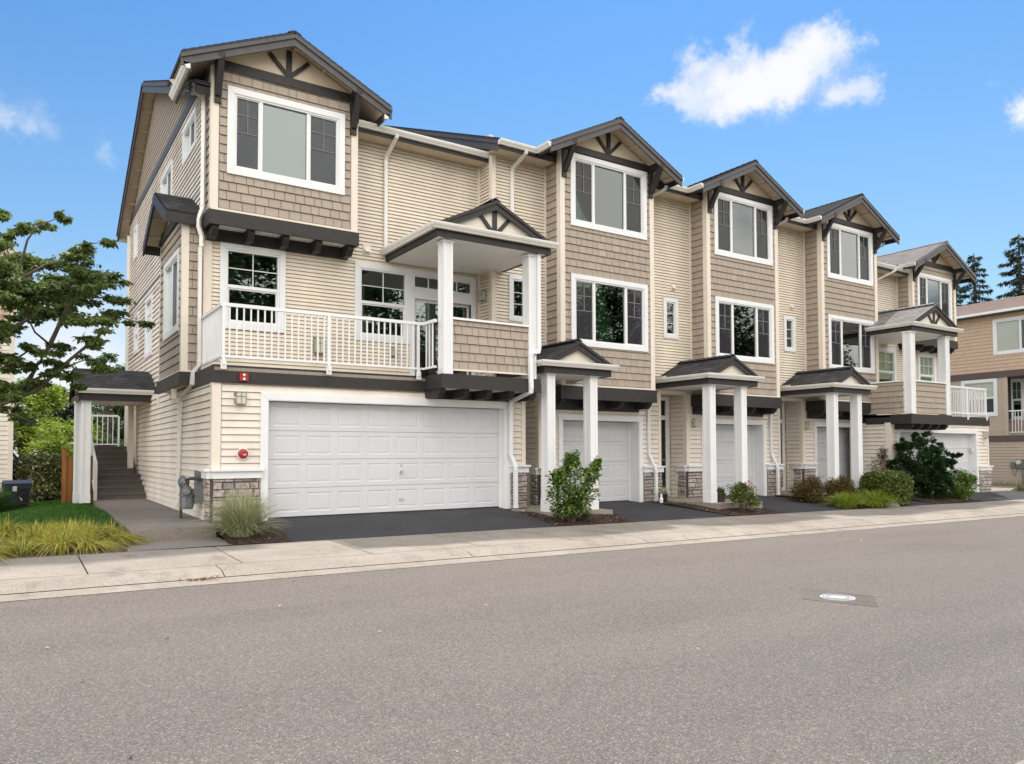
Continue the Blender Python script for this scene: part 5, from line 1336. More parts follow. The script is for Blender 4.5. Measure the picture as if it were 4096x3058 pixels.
mb = MB(); mb.tube([(mx-.06, my+.22, -.04), (mx-.06, my+.22, .3), (mx-.05, my+.23, .62)], .024, 10); mb.tube([(mx-.03, my+.22, .66), (mx+.02, my+.12, .70), (mx+.05, my-.02, .72), (mx+.14, my-.2, .72), (mx+.24, my-.32, .72)], .026, 10); mb.tube([(mx+.02, my+.06, .56), (mx+.03, my+.07, .71)], .024, 10); mb.tube([(2.84, 14.19, .72), (2.79, 14.21, .72)], .05, 12); mb.tube([(mx-.06, my+.22, .0), (mx-.02, my+.18, -.02)], .03, 8); mb.build('pipe', mat('rusty_pipe', (.06, .05, .045), .6, .4, .2, .4, 14, dirt=.5), gm)
mb = MB(); mb.wbox(2.70, 2.835, 14.36, 14.43, .28, .86); mb.wbox(2.74, 2.835, 14.45, 14.52, .55, .86); mb.build('mounting_plate', M_METER, gm)
# wheeled bin, fence, edging stone
def bin_():
    t = thing('wheeled_bin', 'dark navy wheeled bin with blue lid in front of the rounded hedge', 'bin', (.10, 21.8, -.35)); x0, x1, y0, y1 = -.20, .39, 21.5, 22.15
    mb = MB(); mb.hexa([(x0+.07, y0+.07, -.3), (x1-.09, y0+.07, -.3), (x1-.09, y1-.07, -.3), (x0+.07, y1-.07, -.3)], [(x0, y0, .46), (x1-.02, y0, .46), (x1-.02, y1, .46), (x0, y1, .46)]); mb.wbox(x0-.015, x1-.005, y0-.015, y1+.015, .34, .46)
    body = mb.build('bin_body', mat('navy_plastic', (.006, .007, .013), .45, .4), t)
    mb = MB(); mb.hexa([(x0-.04, y0-.05, .462), (x1+.03, y0-.05, .462), (x1+.03, y1+.05, .462), (x0-.04, y1+.05, .462)], [(x0, y0, .53), (x1-.01, y0, .53), (x1-.01, y1, .53), (x0, y1, .53)]); mb.build('lid', mat('blue_plastic', (.018, .03, .065), .4, .45), t)
    mb = MB(); mb.box(front(y0-.016), .0, .085, .28, .40, .0, .004); mb.poly([(.13, y0+.03, .16), (.19, y0+.03, .10), (.20, y0+.03, .03), (.15, y0+.03, .10)]); mb.build('label_plate', mat('pale_sticker', (.45, .46, .48)), body)
    for x in (x0+.05, x1-.12):
        mb = MB(); mb.tube([(x, y1, -.26), (x+.05, y1, -.26)], .10, 14); mb.build('wheel', M_BLACK, t)
bin_()
fe = thing('wood_fence', 'short orange-brown cedar fence beside the white porch columns', 'fence', (1.15, 22.0, 0)); M_CEDAR = mat('cedar', (.27, .11, .035), .75, .2, 0, .25, 5, .3, 40, True)
mb = MB(); mb.wbox(1.02, 1.12, 22.0, 22.1, -.2, 1.30); mb.wbox(1.0, 1.14, 21.98, 22.12, 1.30, 1.34); mb.build('post', M_CEDAR, fe)
mb = MB()
for i in range(5): mb.wbox(1.125+i*.13, 1.125+i*.13+.125, 22.03, 22.06, -.1, 1.08)
mb.wbox(1.12, 1.8, 22.02, 22.07, 1.08, 1.11); mb.build('panel', M_CEDAR, fe)
mb = MB(); mb.hexa([(-.1, 20.9, -.28), (.30, 21.3, -.2), (.24, 21.45, -.2), (-.16, 21.05, -.28)], [(-.09, 20.92, -.2), (.29, 21.3, -.12), (.24, 21.43, -.12), (-.15, 21.05, -.2)]); tag(mb.build('edging_stone', M_CONC), 'flat pale edging stone on the lawn edge before the blue bin', 'stone')
# house beyond the left edge
nb = thing('neighbour_house', 'pale neighbouring house cut off by the left edge behind the dogwood tree', 'house', (-4, 24, 0)); f = front(24.0)
mb = MB(); mb.courses(f, -9, -.03, -.6, 4.1, EL, .014); mb.core(f, -9, -.02, -.9, 6.25); mb.build('lower_wall', M_SIDL, nb)
mb = MB(); mb.courses(f, -9, -.03, 4.1, 6.2, .175, .018, (), None, True, seed=300); mb.core(right(-.02), 24, 36, -.9, 6.25); mb.build('upper_wall', M_SHO, nb)
mb = MB(); mb.box(f, -.12, -.01, -.6, 6.2, .0, .035); mb.build_split('corner_trim', M_TRIM, nb)
mb = MB(); mb.add([(.35, 23.6, 6.3), (.35, 34, 6.3), (-2.6, 26.5, 8.4), (-2.6, 31, 8.4), (-9, 23.6, 6.3), (-9, 26.5, 8.4)], [(0, 1, 3, 2), (0, 2, 5, 4)]); mb.wbox(-9, .35, 23.58, 23.62, 6.15, 6.32); mb.wbox(.33, .37, 23.6, 34, 6.15, 6.32); mb.build('roof', M_ROOFB, nb)

# ------------------------------------------------------------------ trees
def pxlobe(x, y, Y, rx, ry, rd=None, w=1.0):
    p = onpx(x, y, Y); dep = p[0]*_f[0]+p[1]*_f[1]; s = dep/3036.34
    return (p[0], p[1], p[2], rx*s, (rd or rx)*s, ry*s, w)
dg = thing('dogwood_tree', 'dark green dogwood tree reaching in from the left edge with layered leafy branches', 'tree', (-2.0, 15.0, -.4))
LB = [(100,1060,100,48),(280,1050,110,42),(400,1110,110,38),(180,1150,160,55),(60,1180,110,60),(350,1190,110,40),(240,1235,120,40),(460,1115,55,22),(450,1195,60,20),(480,1262,70,24),(555,1292,60,13),(400,1300,100,30),(300,1290,70,28),(360,1370,80,28),(250,1400,80,24),(120,1400,70,22),
      (40,1310,70,30),(350,1445,60,18),(200,1450,80,22),(80,1460,80,25),(20,1420,70,30),(400,1485,60,20),(250,1500,90,22),(100,1535,90,26),(40,1600,60,40),(330,985,40,20),(440,965,28,8),(160,905,70,24),(235,870,40,14),(60,925,60,32),(15,870,40,30),(300,1120,120,40),(140,1250,110,40),
      (-60,1090,120,80),(-150,1200,160,120),(-80,1330,120,80),(-180,1450,160,100),(-60,1560,90,60),(-250,1100,150,120),(-40,980,90,60),(320,1540,45,14),(80,1660,40,25),(120,1690,40,18)]
r_ = np.random.default_rng(21); pts = []
for x, y, rx, ry in LB:
    Yd = 14.9+r_.uniform(-1.4, 1.6); k = max(3, int(rx*ry/380))
    for j in range(k):
        a_ = r_.uniform(0, 6.28); q = r_.random()**.5
        l = pxlobe(x+math.cos(a_)*q*rx*.85, y+math.sin(a_)*q*ry*.9+r_.uniform(-6, 6), Yd+r_.uniform(-.5, .5), rx*r_.uniform(.22, .4)+7, ry*.22+3, rx*.35+7)
        pts.append(lobes_pts([l], r_, 100, .0, .6, 4))
leaf_mesh('foliage', np.concatenate(pts), .088, r_, L_DOG, dg, tilt=.75, asp=.52, down=.45)
mb = MB()
def limb(px, Y0, Y1, r0, r1):
    q = [onpx(x, y, Y0+(Y1-Y0)*i/(len(px)-1)) for i, (x, y) in enumerate(px)]; mb.tube(q, list(np.linspace(r0, r1, len(q))), 7)
mb.tube([(-2.1, 15.2, -.5), (-2.05, 15.2, .6), (-1.9, 15.1, 1.6)], [.13, .11, .10], 10)
limb([(-420,1650),(-150,1640),(0,1620),(110,1530),(200,1380),(270,1230),(360,1130),(460,1090)], 15.1, 15.0, .075, .012)
limb([(-420,1620),(-200,1400),(0,1210),(60,1130),(85,1050),(110,960),(150,905),(240,870)], 15.2, 14.6, .045, .006)
limb([(0,1620),(150,1560),(280,1440),(400,1340),(480,1270),(560,1292)], 15.0, 14.5, .04, .008)
limb([(110,1530),(230,1480),(340,1440),(420,1480)], 15.0, 15.8, .022, .006); limb([(-100,1440),(60,1310),(200,1220),(330,1190),(450,1195)], 15.3, 16, .04, .007)
limb([(200,1380),(140,1330),(100,1250),(120,1150)], 15, 14.2, .02, .006); limb([(60,1130),(180,1060),(300,1040),(340,980),(440,965)], 15, 15.6, .028, .005); limb([(-200,1560),(0,1480),(120,1400),(250,1400)], 15, 14.3, .03, .006); limb([(-250,1640),(-50,1640),(60,1660),(130,1690)], 15, 14.6, .025, .006)
mb.build('trunk', M_BARK, dg, True)

def bigtree(name, label, lobes, base, mat_, per, leaf, seed, trunk_r=.15, group=None, **k):
    t = thing(name, label, 'tree', base, group); r2 = np.random.default_rng(seed)
    P = lobes_pts(lobes, r2, per, .35, .5, 12); leaf_mesh('crown', P, leaf, r2, mat_, t, **k)
    mb = MB(); top = np.mean([l[:3] for l in lobes], axis=0)
    mb.tube([base, Vector(base).lerp(Vector(top), .5), top], [trunk_r, trunk_r*.75, trunk_r*.3], 8)
    for l in lobes: mb.tube([Vector(base).lerp(Vector(top), .45), Vector(l[:3])], [trunk_r*.45, trunk_r*.1], 5)
    mb.build('trunk', M_BARK, t); return t
def PL(Y, *a): return [pxlobe(x, y, Y+dy, rx, ry, rx) + () for (x, y, rx, ry, dy) in a]
def pb(x, y, Y): p = onpx(x, y, Y); return (float(p[0]), float(p[1]), -.9)
bigtree('lime_tree', 'bright yellow-green leafy tree behind the hedge, nearest the left neighbour house', PL(34, (90,1640,90,70,0),(190,1590,70,55,1),(60,1740,90,70,-1),(150,1730,100,70,0),(-60,1680,100,110,0),(120,1560,60,40,1)), pb(90,1900,34), L_LIME, 1500, .17, 31)
bigtree('lime_tree', 'bright yellow-green leafy tree behind the hedge, nearer the cedar fence', PL(31, (250,1760,90,60,0),(320,1720,70,50,1),(200,1800,90,50,-1),(370,1790,60,50,0),(300,1830,90,40,0)), pb(280,1950,31), L_LIME, 1200, .15, 32)
bigtree('green_tree', 'mid green tree rising behind the side porch railing', PL(38, (450,1640,70,60,0),(520,1600,60,60,1),(400,1700,80,60,-1),(480,1740,90,60,0),(560,1700,80,90,1),(420,1580,50,40,0),(520,1800,90,60,0)), pb(470,1950,38), L_MID, 1500, .18, 33)
bigtree('green_tree', 'slender pale green tree top showing just above the side porch roof', PL(33, (400,1450,30,24,0),(440,1430,26,18,1),(470,1480,26,22,0),(380,1500,30,20,0),(520,1490,30,30,0),(430,1520,40,22,0)), pb(430,1950,33), L_MID, 260, .14, 34, .07)
bigtree('dark_tree', 'very dark evergreen tree between the lime trees and the side porch', PL(44, (250,1640,60,70,0),(230,1590,35,40,0),(290,1690,60,60,1),(200,1700,70,60,0),(330,1650,50,50,0)), pb(250,1950,44), L_DARK, 1300, .2, 35)
bigtree('dark_tree', 'dark green tree close behind the white porch columns', PL(29, (440,1800,60,50,0),(390,1850,60,50,0),(350,1880,60,40,0),(460,1870,70,50,0)), pb(420,1980,29), L_MID, 1200, .13, 36)
hd = thing('rounded_hedge', 'big rounded rhododendron hedge with reddish tips behind the blue bin', 'hedge', (.35, 24.5, -.4)); r_ = np.random.default_rng(41)
hl = [pxlobe(x, y, 24.3+dy, rx, ry, rx*.9) for x, y, rx, ry, dy in ((170,1920,95,85,0),(90,1910,70,80,.3),(235,1915,55,85,-.2),(170,1870,80,55,0),(150,1980,100,60,-.2))]
leaf_mesh('foliage', lobes_pts(hl, r_, 3000, .72, .28, 9), .11, r_, L_RHO, hd, tilt=.8, asp=.4, down=.1)
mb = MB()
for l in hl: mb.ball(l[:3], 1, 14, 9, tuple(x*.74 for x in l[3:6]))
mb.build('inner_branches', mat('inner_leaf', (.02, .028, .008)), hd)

def conifer(name, label, x, y, z0, z1, R0, seed, group, nb=70):
    t = thing(name, label, 'tree', (x, y, z0), group); r2 = np.random.default_rng(seed); H = z1-z0
    mb = MB(); mb.tube([(x, y, z0), (x, y, z0+H*.6), (x, y, z1)], [.35, .2, .03], 8); P = []; D = []
    for i in range(nb):
        h = .18+.82*(i/nb)**.9; zz = z0+H*h; L = R0*(1-h)**.75*r2.uniform(.55, 1.15)+.25; a = i*2.399+r2.uniform(-.4, .4)
        tip = np.array([x+math.cos(a)*L, y+math.sin(a)*L, zz-.05*L-.25*r2.random()*L]); b = np.array([x, y, zz])
        md = (b+tip)/2+np.array([0, 0, -.06*L]); mb.tube([b, md, tip], [.05, .03, .01], 4)
        m_ = int(40+L*110); s = r2.random(m_)**.7; side = np.array([-math.sin(a), math.cos(a), 0])
        wd = r2.normal(0, .22, m_)*L*(1.05-s)*.8
        p = b+(tip-b)*s[:, None]+side*wd[:, None]; p[:, 2] += -np.abs(wd)*.35-.12*L*s*(1-s)+r2.normal(0, .05, m_)
        dd = np.stack([np.full(m_, math.cos(a))*.6, np.full(m_, math.sin(a))*.6, np.full(m_, -.35)], 1)+side*np.sign(wd)[:, None]*.5
        P.append(p); D.append(dd)
    P = np.concatenate(P); leaf_mesh('boughs', P, .30, r2, L_DARK, t, tilt=.35, asp=.22, dirs=np.concatenate(D)); mb.build('trunk', M_BARK, t)
def dirp(px, dep): v = _f*1.0+_r*((px-2048)/3036.34); return float(v[0]*dep), float(v[1]*dep)
gC = 'spruces behind the right hand house'
for px, dep, top, R0, sd_2, lab in ((3912, 56, 1010, 3.3, 51, 'dark pointed spruce whose whole tip shows left of the taller right edge spruce'), (3835, 60, 1105, 2.2, 52, 'smaller dark spruce just right of the last gable'), (4095, 50, 930, 4.2, 53, 'tall dark spruce cut by the right edge of the photo')):
    x, y = dirp(px, dep); conifer('spruce_tree', lab, x, y, -1, CAMZ+(1805-top)/3036.34*dep, R0, sd_2, gC, 80)

for i, (x, y, h, r) in enumerate(((3, -15, 13, 4.4), (11, -14, 15, 4.8), (19, -16, 13.5, 4.6), (28, -14, 15.5, 5.0), (38, -16, 14, 4.8), (49, -15, 16, 5.2), (61, -16, 15, 5.2))):
    bigtree('street_tree', 'leafy street tree behind the camera that the windows mirror', [(x+a*r, y+b*r, h*c, r*d, r*d, r*d*.8, d) for a, b, c, d in ((0, 0, .72, .8), (.5, .1, .58, .55), (-.5, 0, .6, .55), (0, .4, .5, .55), (.1, -.2, .9, .5), (-.3, -.3, .42, .5))], (x, y, -.3), L_MID, 4200, .40, 500+i, .22, 'street trees mirrored in the windows')
# ------------------------------------------------------------------ shrubs
def shrub(name, label, cx, cy, z, lobes, mat_, per, leaf, seed, flowers=(), cat='shrub', shell=.3, asp=.6, st=10, group=None, tilt=.7, clump=.5):
    t = thing(name, label, cat, (cx, cy, z), group); r2 = np.random.default_rng(seed)
    lb = [(cx+a, cy+b, z+c, d, e, f_) for a, b, c, d, e, f_ in lobes]; P = lobes_pts(lb, r2, per, shell, clump, 8)
    P = P[P[:, 2] > z+.03]
    leaf_mesh('foliage', P, leaf, r2, mat_, t, tilt=tilt, asp=asp)
    tips = [P[i] for i in r2.integers(0, len(P), st)]; stems(t, (cx, cy, z-.03), tips, r2)
    for (a, b, c, s, m_) in flowers:
        mb = MB()
        for k in range(16):
            an = k*2.4; rr = s*(.25+.75*k/16); zc = s*(.5-.6*k/16)
            p = Vector((cx+a, cy+b, z+c)); d = Vector((math.cos(an), math.sin(an), 0)); q = Vector((-d.y, d.x, 0))
            mb.poly([p+Z*zc*.3, p+d*rr*.6+q*rr*.4+Z*zc, p+d*rr+Z*(zc+.2*s), p+d*rr*.6-q*rr*.4+Z*zc])
        mb.build('flower', m_, t)
    return t
shrub('rose_bush', 'leafy rose bush with two peach blooms before the second house\'s porch columns', 9.38, 12.12, -.2,
      [(0,0,.55,.42,.38,.40),(-.28,0,.55,.25,.25,.30),(.3,-.05,.6,.28,.25,.32),(0,0,.95,.28,.25,.25),(.45,-.1,.95,.16,.14,.22),(.02,0,1.22,.16,.14,.16),(-.35,0,.9,.16,.15,.18),(.2,0,.3,.3,.3,.2),(-.15,0,.25,.25,.25,.2),(.58,-.12,1.12,.08,.08,.12)], L_ROSE, 430, .075, 61, [(.60,-.1,1.28,.055,F_PEACH),(.38,-.22,.62,.06,F_PEACH)], 'rose bush', .2, .65, 16)
t = thing('dead_shrub', 'small dead brown shrub at the foot of the big rose bush', 'shrub', (9.72, 12.12, -.2)); r_ = np.random.default_rng(62); mb = MB()
for i in range(90):
    d = Vector((r_.normal(0, .5), r_.normal(0, .5), r_.uniform(.3, 1))).normalized()*r_.uniform(.12, .30); b = Vector((9.72, 12.12, -.2)); mb.tube([b, b+d*.5+Vector((0, 0, .02)), b+d+Vector((r_.normal(0, .04), r_.normal(0, .04), 0))], [.005, .0035, .0015], 4)
mb.build('twigs', M_TWIG, t)
shrub('flowering_shrub', 'low leafy shrub with pink and cream blooms beside the third house\'s single front column', 14.62, 12.25, -.24,
      [(0,0,.30,.36,.34,.26),(-.18,0,.42,.2,.2,.22),(.2,0,.38,.22,.2,.22),(0,0,.55,.2,.2,.14),(.3,-.1,.22,.18,.18,.16)], L_BOX, 560, .055, 63, [(.12,-.12,.70,.05,F_PINK),(.18,-.1,.68,.045,F_PINK),(.22,-.12,.64,.05,F_PINK),(.26,-.22,.42,.04,F_CREAM),(.1,-.32,.36,.035,F_CREAM),(.34,-.2,.3,.035,F_CREAM)], 'shrub', .2, .6)
gB = 'bronze bushes by the fourth house'
shrub('bronze_bush', 'rounded bronze-green bush touching the third garage\'s right stone pier', 18.75, 13.35, -.28, [(0,0,.34,.46,.42,.34),(-.25,0,.30,.3,.3,.28),(.2,0,.48,.32,.3,.26),(-.1,-.2,.2,.4,.3,.2)], L_BRONZ, 1700, .06, 64, (), 'bush', .3, .5, group=gB)
shrub('bronze_bush', 'rusty bronze bush in front of the fourth house\'s left porch column', 19.62, 12.95, -.28, [(0,0,.32,.44,.42,.32),(.25,0,.34,.32,.3,.28),(-.2,0,.42,.3,.3,.26),(.45,0,.25,.25,.25,.2),(0,-.2,.2,.45,.3,.2),(.1,0,.55,.3,.28,.2)], L_BRONZ, 1700, .06, 65, (), 'bush', .3, .5, group=gB)
shrub('fern_mound', 'small fresh green feathery mound between the bronze bush and golden grass', 19.75, 12.35, -.30, [(0,0,.2,.26,.25,.22),(.25,0,.15,.22,.2,.16)], L_ROSE, 500, .07, 66, (), 'plant', .2, .3)
gG = 'golden grass clumps by the fourth house'
grass_tuft('golden_grass_clump', 'arching golden grass clump at the driveway edge below the bronze bushes', 'grass clump', 18.75, 12.2, -.34, .26, 900, .3, .55, .60, G_YG, .007, 1.35, gG, 71)
grass_tuft('golden_grass_clump', 'arching golden grass clump nearest the clipped boxwood', 'grass clump', 19.75, 12.05, -.35, .26, 1200, .34, .62, .80, G_YG, .007, 1.4, gG, 72)
t = thing('boxwood', 'clipped rounded boxwood with yellow-tipped leaves beside the fourth porch\'s right column', 'shrub', (20.85, 12.30, -.34)); r_ = np.random.default_rng(73)
n = 13000; d = r_.normal(size=(n, 3)); p4 = (np.abs(d)**4).sum(1)**.25; d = d/np.linalg.norm(d, axis=1)[:, None]*.35+d/p4[:, None]*.62; d *= (1-.18*r_.random(n)**2)[:, None]
P = np.array([20.85, 12.30, .13])+d*np.array([.66, .62, .50])*(1+.045*np.sin(d[:, :1]*9+d[:, 1:2]*7)*np.cos(d[:, 2:3]*8))
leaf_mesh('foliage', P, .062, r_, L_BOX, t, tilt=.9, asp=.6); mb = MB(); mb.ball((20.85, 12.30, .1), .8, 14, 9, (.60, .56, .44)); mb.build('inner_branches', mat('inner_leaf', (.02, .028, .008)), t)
mb = MB(); mb.ball((20.5, 11.98, -.37), .3, 14, 9, (1, .7, .5)); o = mb.build('garden_rock', mat('grey_rock', (.19, .17, .165), .9, .2, 0, .3, 8, .6, 25), None, True); tag(o, 'low grey rock at the sidewalk edge before the clipped boxwood', 'rock')
# dark conifer shrub: many fan sprays
t = thing('conifer_shrub', 'large dark green irregular conifer shrub hiding half of the last garage door', 'shrub', (23.7, 12.75, -.33)); r_ = np.random.default_rng(74); P = []; Dd = []; mb = MB(); b0 = Vector((23.7, 12.75, -.35))
sprays = [(0,0,1.95,.25),(.05,0,1.7,.35),(-.55,0,1.75,.22),(-.35,0,1.5,.4),(.35,0,1.35,.4),(-.1,-.2,1.2,.5),(-.75,0,1.1,.3),(-.5,-.2,.85,.45),(.45,-.1,.95,.4),(.85,0,1.3,.20),(1.02,0,1.42,.12),(.65,0,1.12,.25),(0,-.3,.7,.5),(-.3,-.2,.4,.4),(.4,-.2,.5,.4),(.1,0,.25,.45),(-.85,0,1.25,.15),(.55,.1,1.6,.2),(.2,.3,1.1,.5),(-.2,.3,.6,.5),(-.72,0,1.62,.14)]
RV = Vector((float(_r[0]), float(_r[1]), 0)); FV = Vector((float(_f[0]), float(_f[1]), 0)).normalized()
for a, b, c, s in sprays:
    ctr = b0+RV*a+FV*b+Z*c; mb.tube([b0, b0.lerp(ctr, .6)+Z*.05, ctr], [.04, .025, .01], 5); n = int(5200*s)
    q = r_.normal(size=(n, 3)); q /= np.linalg.norm(q, axis=1)[:, None]; k = r_.integers(0, max(3, int(26*s*2)), n)
    cc = r_.normal(size=(k.max()+1, 3)); cc /= np.linalg.norm(cc, axis=1)[:, None]; cc[:, 2] *= .55
    P.append(np.array(ctr)+cc[k]*s*.95+q*s*.36*r_.random((n, 1))); dd = cc[k]*1.2; dd[:, 2] += .25; Dd.append(dd)
P = np.concatenate(P); leaf_mesh('foliage', P, .085, r_, L_HIN, t, tilt=.5, asp=.45, dirs=np.concatenate(Dd)); mb.build('branches', M_TWIG, t)
shrub('rose_bush', 'broad light green rose bush with one orange bloom before the last garage door', 25.05, 12.35, -.40, [(0,0,.45,.5,.45,.38),(-.35,0,.4,.32,.3,.3),(.35,-.05,.45,.32,.3,.3),(.1,0,.75,.35,.3,.24),(.5,-.1,.68,.16,.16,.14),(-.1,0,.2,.45,.4,.2)], L_ROSE, 700, .07, 67, [(.42,-.25,.92,.06,F_PEACH)], 'rose bush', .2, .65, 14)
shrub('bronze_shrub', 'tall thin reddish shrub in the corner behind the boxwood and conifer', 22.75, 13.6, -.3, [(0,0,1.0,.36,.34,.40),(-.1,0,.6,.34,.3,.35),(.15,0,1.35,.25,.22,.22),(.1,0,.3,.3,.3,.25)], L_BRONZ, 420, .055, 68, (), 'shrub', .2, .5, 22)
# pots by the porches
def pot(label, x, y, z, r, h, dark, plant, seed, fig=False):
    t = thing('plant_pot', label, 'plant pot', (x, y, z)); mb = MB(); mb.tube([(x, y, z), (x, y, z+h*.9), (x, y, z+h*.9), (x, y, z+h)], [r*.72, r*.95, r*1.08, r*1.08], 16); mb.build('pot', dark, t); r2 = np.random.default_rng(seed)
    b, hh, l = clump_blades(x, y, z+h, r*.7, 60, .08, .22, .14, r2); blades('plant', b, hh, l, r2, plant, t, .012, 4)
    if fig:
        mb = MB(); mb.ball((x-.17, y-.10, z+.19), .035, 10, 7); mb.tube([(x-.17, y-.10, z), (x-.17, y-.10, z+.09), (x-.17, y-.10, z+.17)], [.045, .05, .022], 10); tag(mb.build('garden_figurine', M_WHITE), 'small white garden figurine beside the pot at the second garage\'s stone pier', 'figurine')
pot('dark pot with straggly plant at the foot of the second garage\'s right stone pier', 14.06, 14.30, -.13, .13, .22, M_BLACK, G_OAT, 81, True)
pot('dark brown pot on the slab beside the pink flowering shrub', 14.75, 13.0, -.08, .14, .22, mat('brown_glaze', (.05, .03, .022), .4, .5), G_GREEN, 82)
pot('dark pot with low plant by the fourth porch\'s right column', 20.35, 13.2, -.08, .15, .24, M_BLACK, L_BRONZ, 83)

# ------------------------------------------------------------------ street details
x, y = 7.31, 4.87; z = gz(x, y)+.004
a = math.radians(-58)
mb = MB(); pts = [(7.49, 5.44), (7.73, 4.72), (7.22, 4.36), (6.92, 5.02)]
mb.prism([(px, py, gz(px, py)-.02) for px, py in pts], (0, 0, .024)); tag(mb.build('asphalt_patch', conc_mat('patched_asphalt', (.09, .074, .062), (.125, .105, .09), (.165, .142, .124), 60, .7, .8)), None, None, None, 'structure')
mh = thing('utility_cover', 'small round white-painted utility cover set in a brown asphalt patch', 'utility cover', (x, y, z))
mb = MB(); mb.tube([(x, y, z-.03), (x, y, z+.006)], .175, 40); mb.build('cover_ring', mat('worn_white_paint', (.42, .43, .44), .6, .3, 0, .35, 25, .3, 80), mh)
mb = MB()
for r0, r1 in ((.135, .150), (.098, .118)):
    for i in range(40):
        t0, t1 = 2*math.pi*i/40, 2*math.pi*(i+1)/40
        if r0 < .1 and 10 < i < 13: continue
        mb.poly([(x+math.cos(q)*r, y+math.sin(q)*r, z+.0085) for r, q in ((r0, t0), (r1, t0), (r1, t1), (r0, t1))])
mb.build('groove', mat('groove_grey', (.20, .20, .22)), mh)
M_DLEAF = isl('dry_leaf', [(0, (.25, .12, .06)), (.5, (.36, .20, .11)), (1, (.45, .30, .19))], .8, .2)
r_ = np.random.default_rng(91); P = [(1.86+r_.normal(0, .11), 9.56+r_.normal(0, .03), gz(1.86, 9.56)+.01+r_.uniform(0, .02)) for _ in range(34)]
o = leaf_mesh('dry_leaves', np.array(P), .06, r_, M_DLEAF, None, tilt=.5, asp=.6); tag(o, 'little drift of dry orange leaves in the gutter below the golden grass', 'leaves')
P = [(r_.uniform(0, 14), r_.uniform(4, 9.2), 0) for _ in range(26)]+[(r_.uniform(4, 9), r_.uniform(11.9, 13.4), .0) for _ in range(16)]
P = np.array([(a_, b_, (gz(a_, b_) if b_ < 11.9 else gz(a_, 11.86)+(b_-11.9)*.1)+.02) for a_, b_, _ in P]); tag(leaf_mesh('scattered_leaves', P, .045, r_, M_DLEAF, None, tilt=.2, asp=.6), None, None, None, 'stuff')

# ------------------------------------------------------------------ house on the right, facing us across the far driveway
rb = thing('corner_house', 'neighbouring house at right edge with orange shingles above taupe siding and brown bands', 'house', (41, 18.6, -.5))
fr = Fr((41.0, 18.6, 0), (.078, .997, 0), (-.997, .078, 0)); back = Fr((41.0, 18.6, 0), (.078, .997, 0), (-.997, .078, 0))
wt = (-2.7, -.18, 5.95, 7.74); wm = (-.31, 1.47, 2.91, 4.79)
mb = MB(); mb.core(fr, -14, 12, 5.1, 8.05, [inset(wt)]); mb.courses(fr, -14, 12, 5.14, 8.0, .175, .018, [inset(wt)], None, True, seed=400); mb.build('upper_wall', M_SHO, rb)
mb = MB(); mb.core(fr, -.74, 12, -1, 5.1, [inset(wm)]); mb.courses(fr, -.66, 12, 1.93, 4.82, .10, .014, [inset(wm)]); mb.courses(fr, -14, 12, -.6, 1.63, .15, .016); mb.core(fr, -14, -.74, -1, 2.0)
f2_ = Fr(fr.P(0, 0, -1.2), fr.U, fr.N); wr = (-.95, -.22, 2.72, 4.78); mb.core(f2_, -14, .5, 1.9, 5.1, [inset(wr)]); mb.courses(f2_, -14, .5, 1.93, 5.0, .10, .014, [inset(wr)]); mb.build('lower_wall', M_SIDB, rb)
M_BRN = mat('brown_band', (.10, .075, .068), .6, .3, 0, .12, 5)
mb = MB(); mb.box(fr, -14, 12, 4.82, 5.13, 0, .06); mb.box(fr, -14, 12, 1.63, 1.93, 0, .06); mb.box(fr, -14, -.74, 4.80, 4.85, -1.2, 0); mb.build('band', M_BRN, rb)
mb = MB(); mb.box(fr, -.80, -.62, 1.93, 4.82, 0, .03); mb.build_split('corner_trim', M_SIDB, rb)
window(rb, fr, *wt, 'two', 'paleblind', .14, gl=M_GLASSP); window(rb, fr, *wm, 'hung', 'toppale', .14, gl=M_GLASSP); window(rb, f2_, *wr, 'hung', 'topblind', .12, gl=M_GLASSP)
def q_(s, d): p = fr.P(s, 0, d); return (p.x, p.y, 0)
railing(rb, [q_(-.82, -.04), q_(-6, -.04)], 2.06, 3.16, [], .14)
mb = MB(); mb.box(fr, -14, -.74, 1.9, 1.98, -1.2, -.002); mb.build('balcony_floor', M_SLAB, rb)
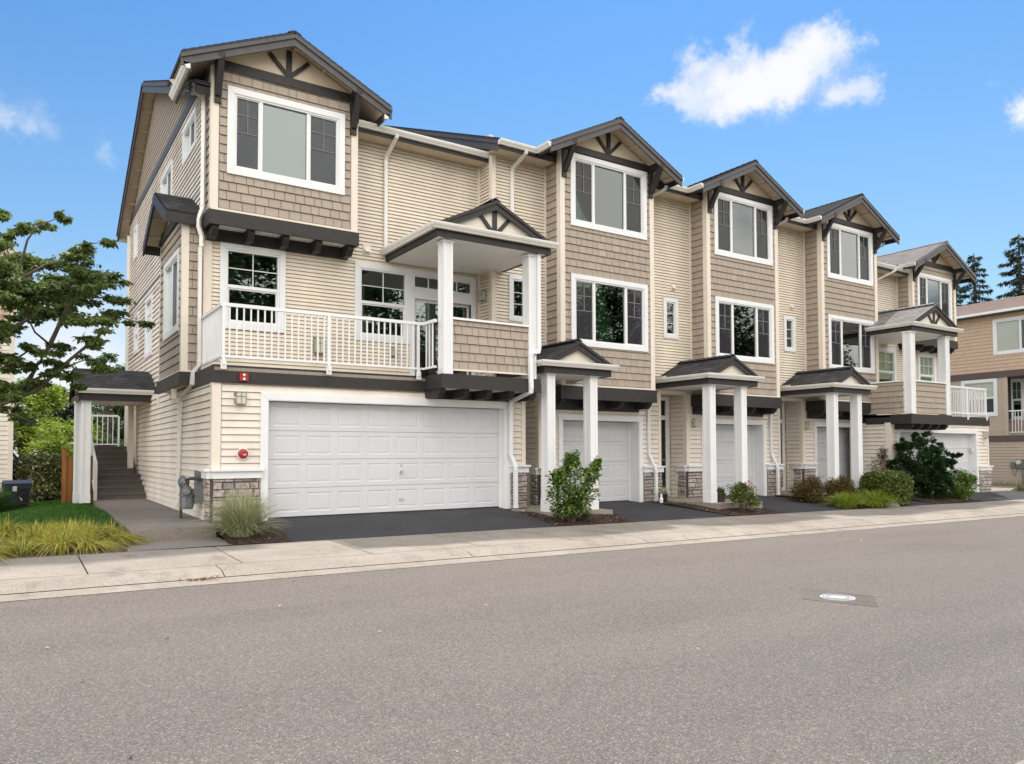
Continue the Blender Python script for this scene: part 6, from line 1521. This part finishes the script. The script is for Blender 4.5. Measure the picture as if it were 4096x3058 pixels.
n_ = math.hypot(1, .27); Vv = Vector((.997, -.078, .27*1))/n_; Nn = Vector((-.997*.27, .078*.27, 1))/n_
mb = MB(); O = fr.P(-14, 8.10, .45); roof_plane(mb, O, fr.U, Vv, Nn, 26, 7.0, .16, 410); mb.box(Fr(O, fr.U, Nn, Vv), 0, 26, 0, 7.0, -.12, -.003); mb.build('roof', M_ROOFB, rb)
mb = MB(); mb.box(fr, -14, 12, 7.98, 8.10, .452, .57); mb.build('gutter', M_WHITE, rb)
mb = MB(); mb.box(fr, -14, 12, 7.96, 7.98, 0.002, .45); mb.build('soffit', M_BRN, rb)
em = thing('electric_meter', 'grey electric meter boxes with cables on taupe siding at the right edge', 'electric meter', fr.P(-1.2, .5, 0))
mb = MB(); mb.box(fr, -1.13, -.90, .38, .62, .016, .12); mb.box(fr, -1.5, -1.16, .33, .76, .016, .14); mb.build('meter_box', M_METER, em)
mb = MB(); c_ = fr.P(-1.31, .62, .14); mb.tube([c_, c_+fr.N*.09], .11, 16); mb.build('meter_dial', M_FROST, em)
mb = MB(); mb.tube([fr.P(-.95, .38, .06), fr.P(-.98, .1, .06), fr.P(-1.08, -.06, .06), fr.P(-1.13, .1, .06), fr.P(-1.15, .38, .06)], .014, 6); mb.tube([fr.P(-1.42, .33, .06), fr.P(-1.43, -.5, .06)], .03, 8); mb.build('cable', M_METER, em)
n = 1400; s_2 = rng.uniform(-4, 3, n); d_2 = rng.uniform(.15, 1.4, n); base = np.array([fr.P(a_, -.62, b_) for a_, b_ in zip(s_2, d_2)]); tag(blades('weeds', base, rng.uniform(.12, .5, n), rng.normal(0, .12, (n, 2)), rng, leafmat('dry_weed', [(0, (.16, .19, .05)), (1, (.38, .33, .16))]), None, .012, 3), None, None, None, 'stuff')
mb = MB(); mb.prism([(29.9, 13.3, -.42), (44, 13.3+5.2, -.55), (44, 22, -.55), (29.9, 22, -.4)], (0, 0, -.2)); tag(mb.build('side_walk_path', M_CONC), None, None, None, 'structure')
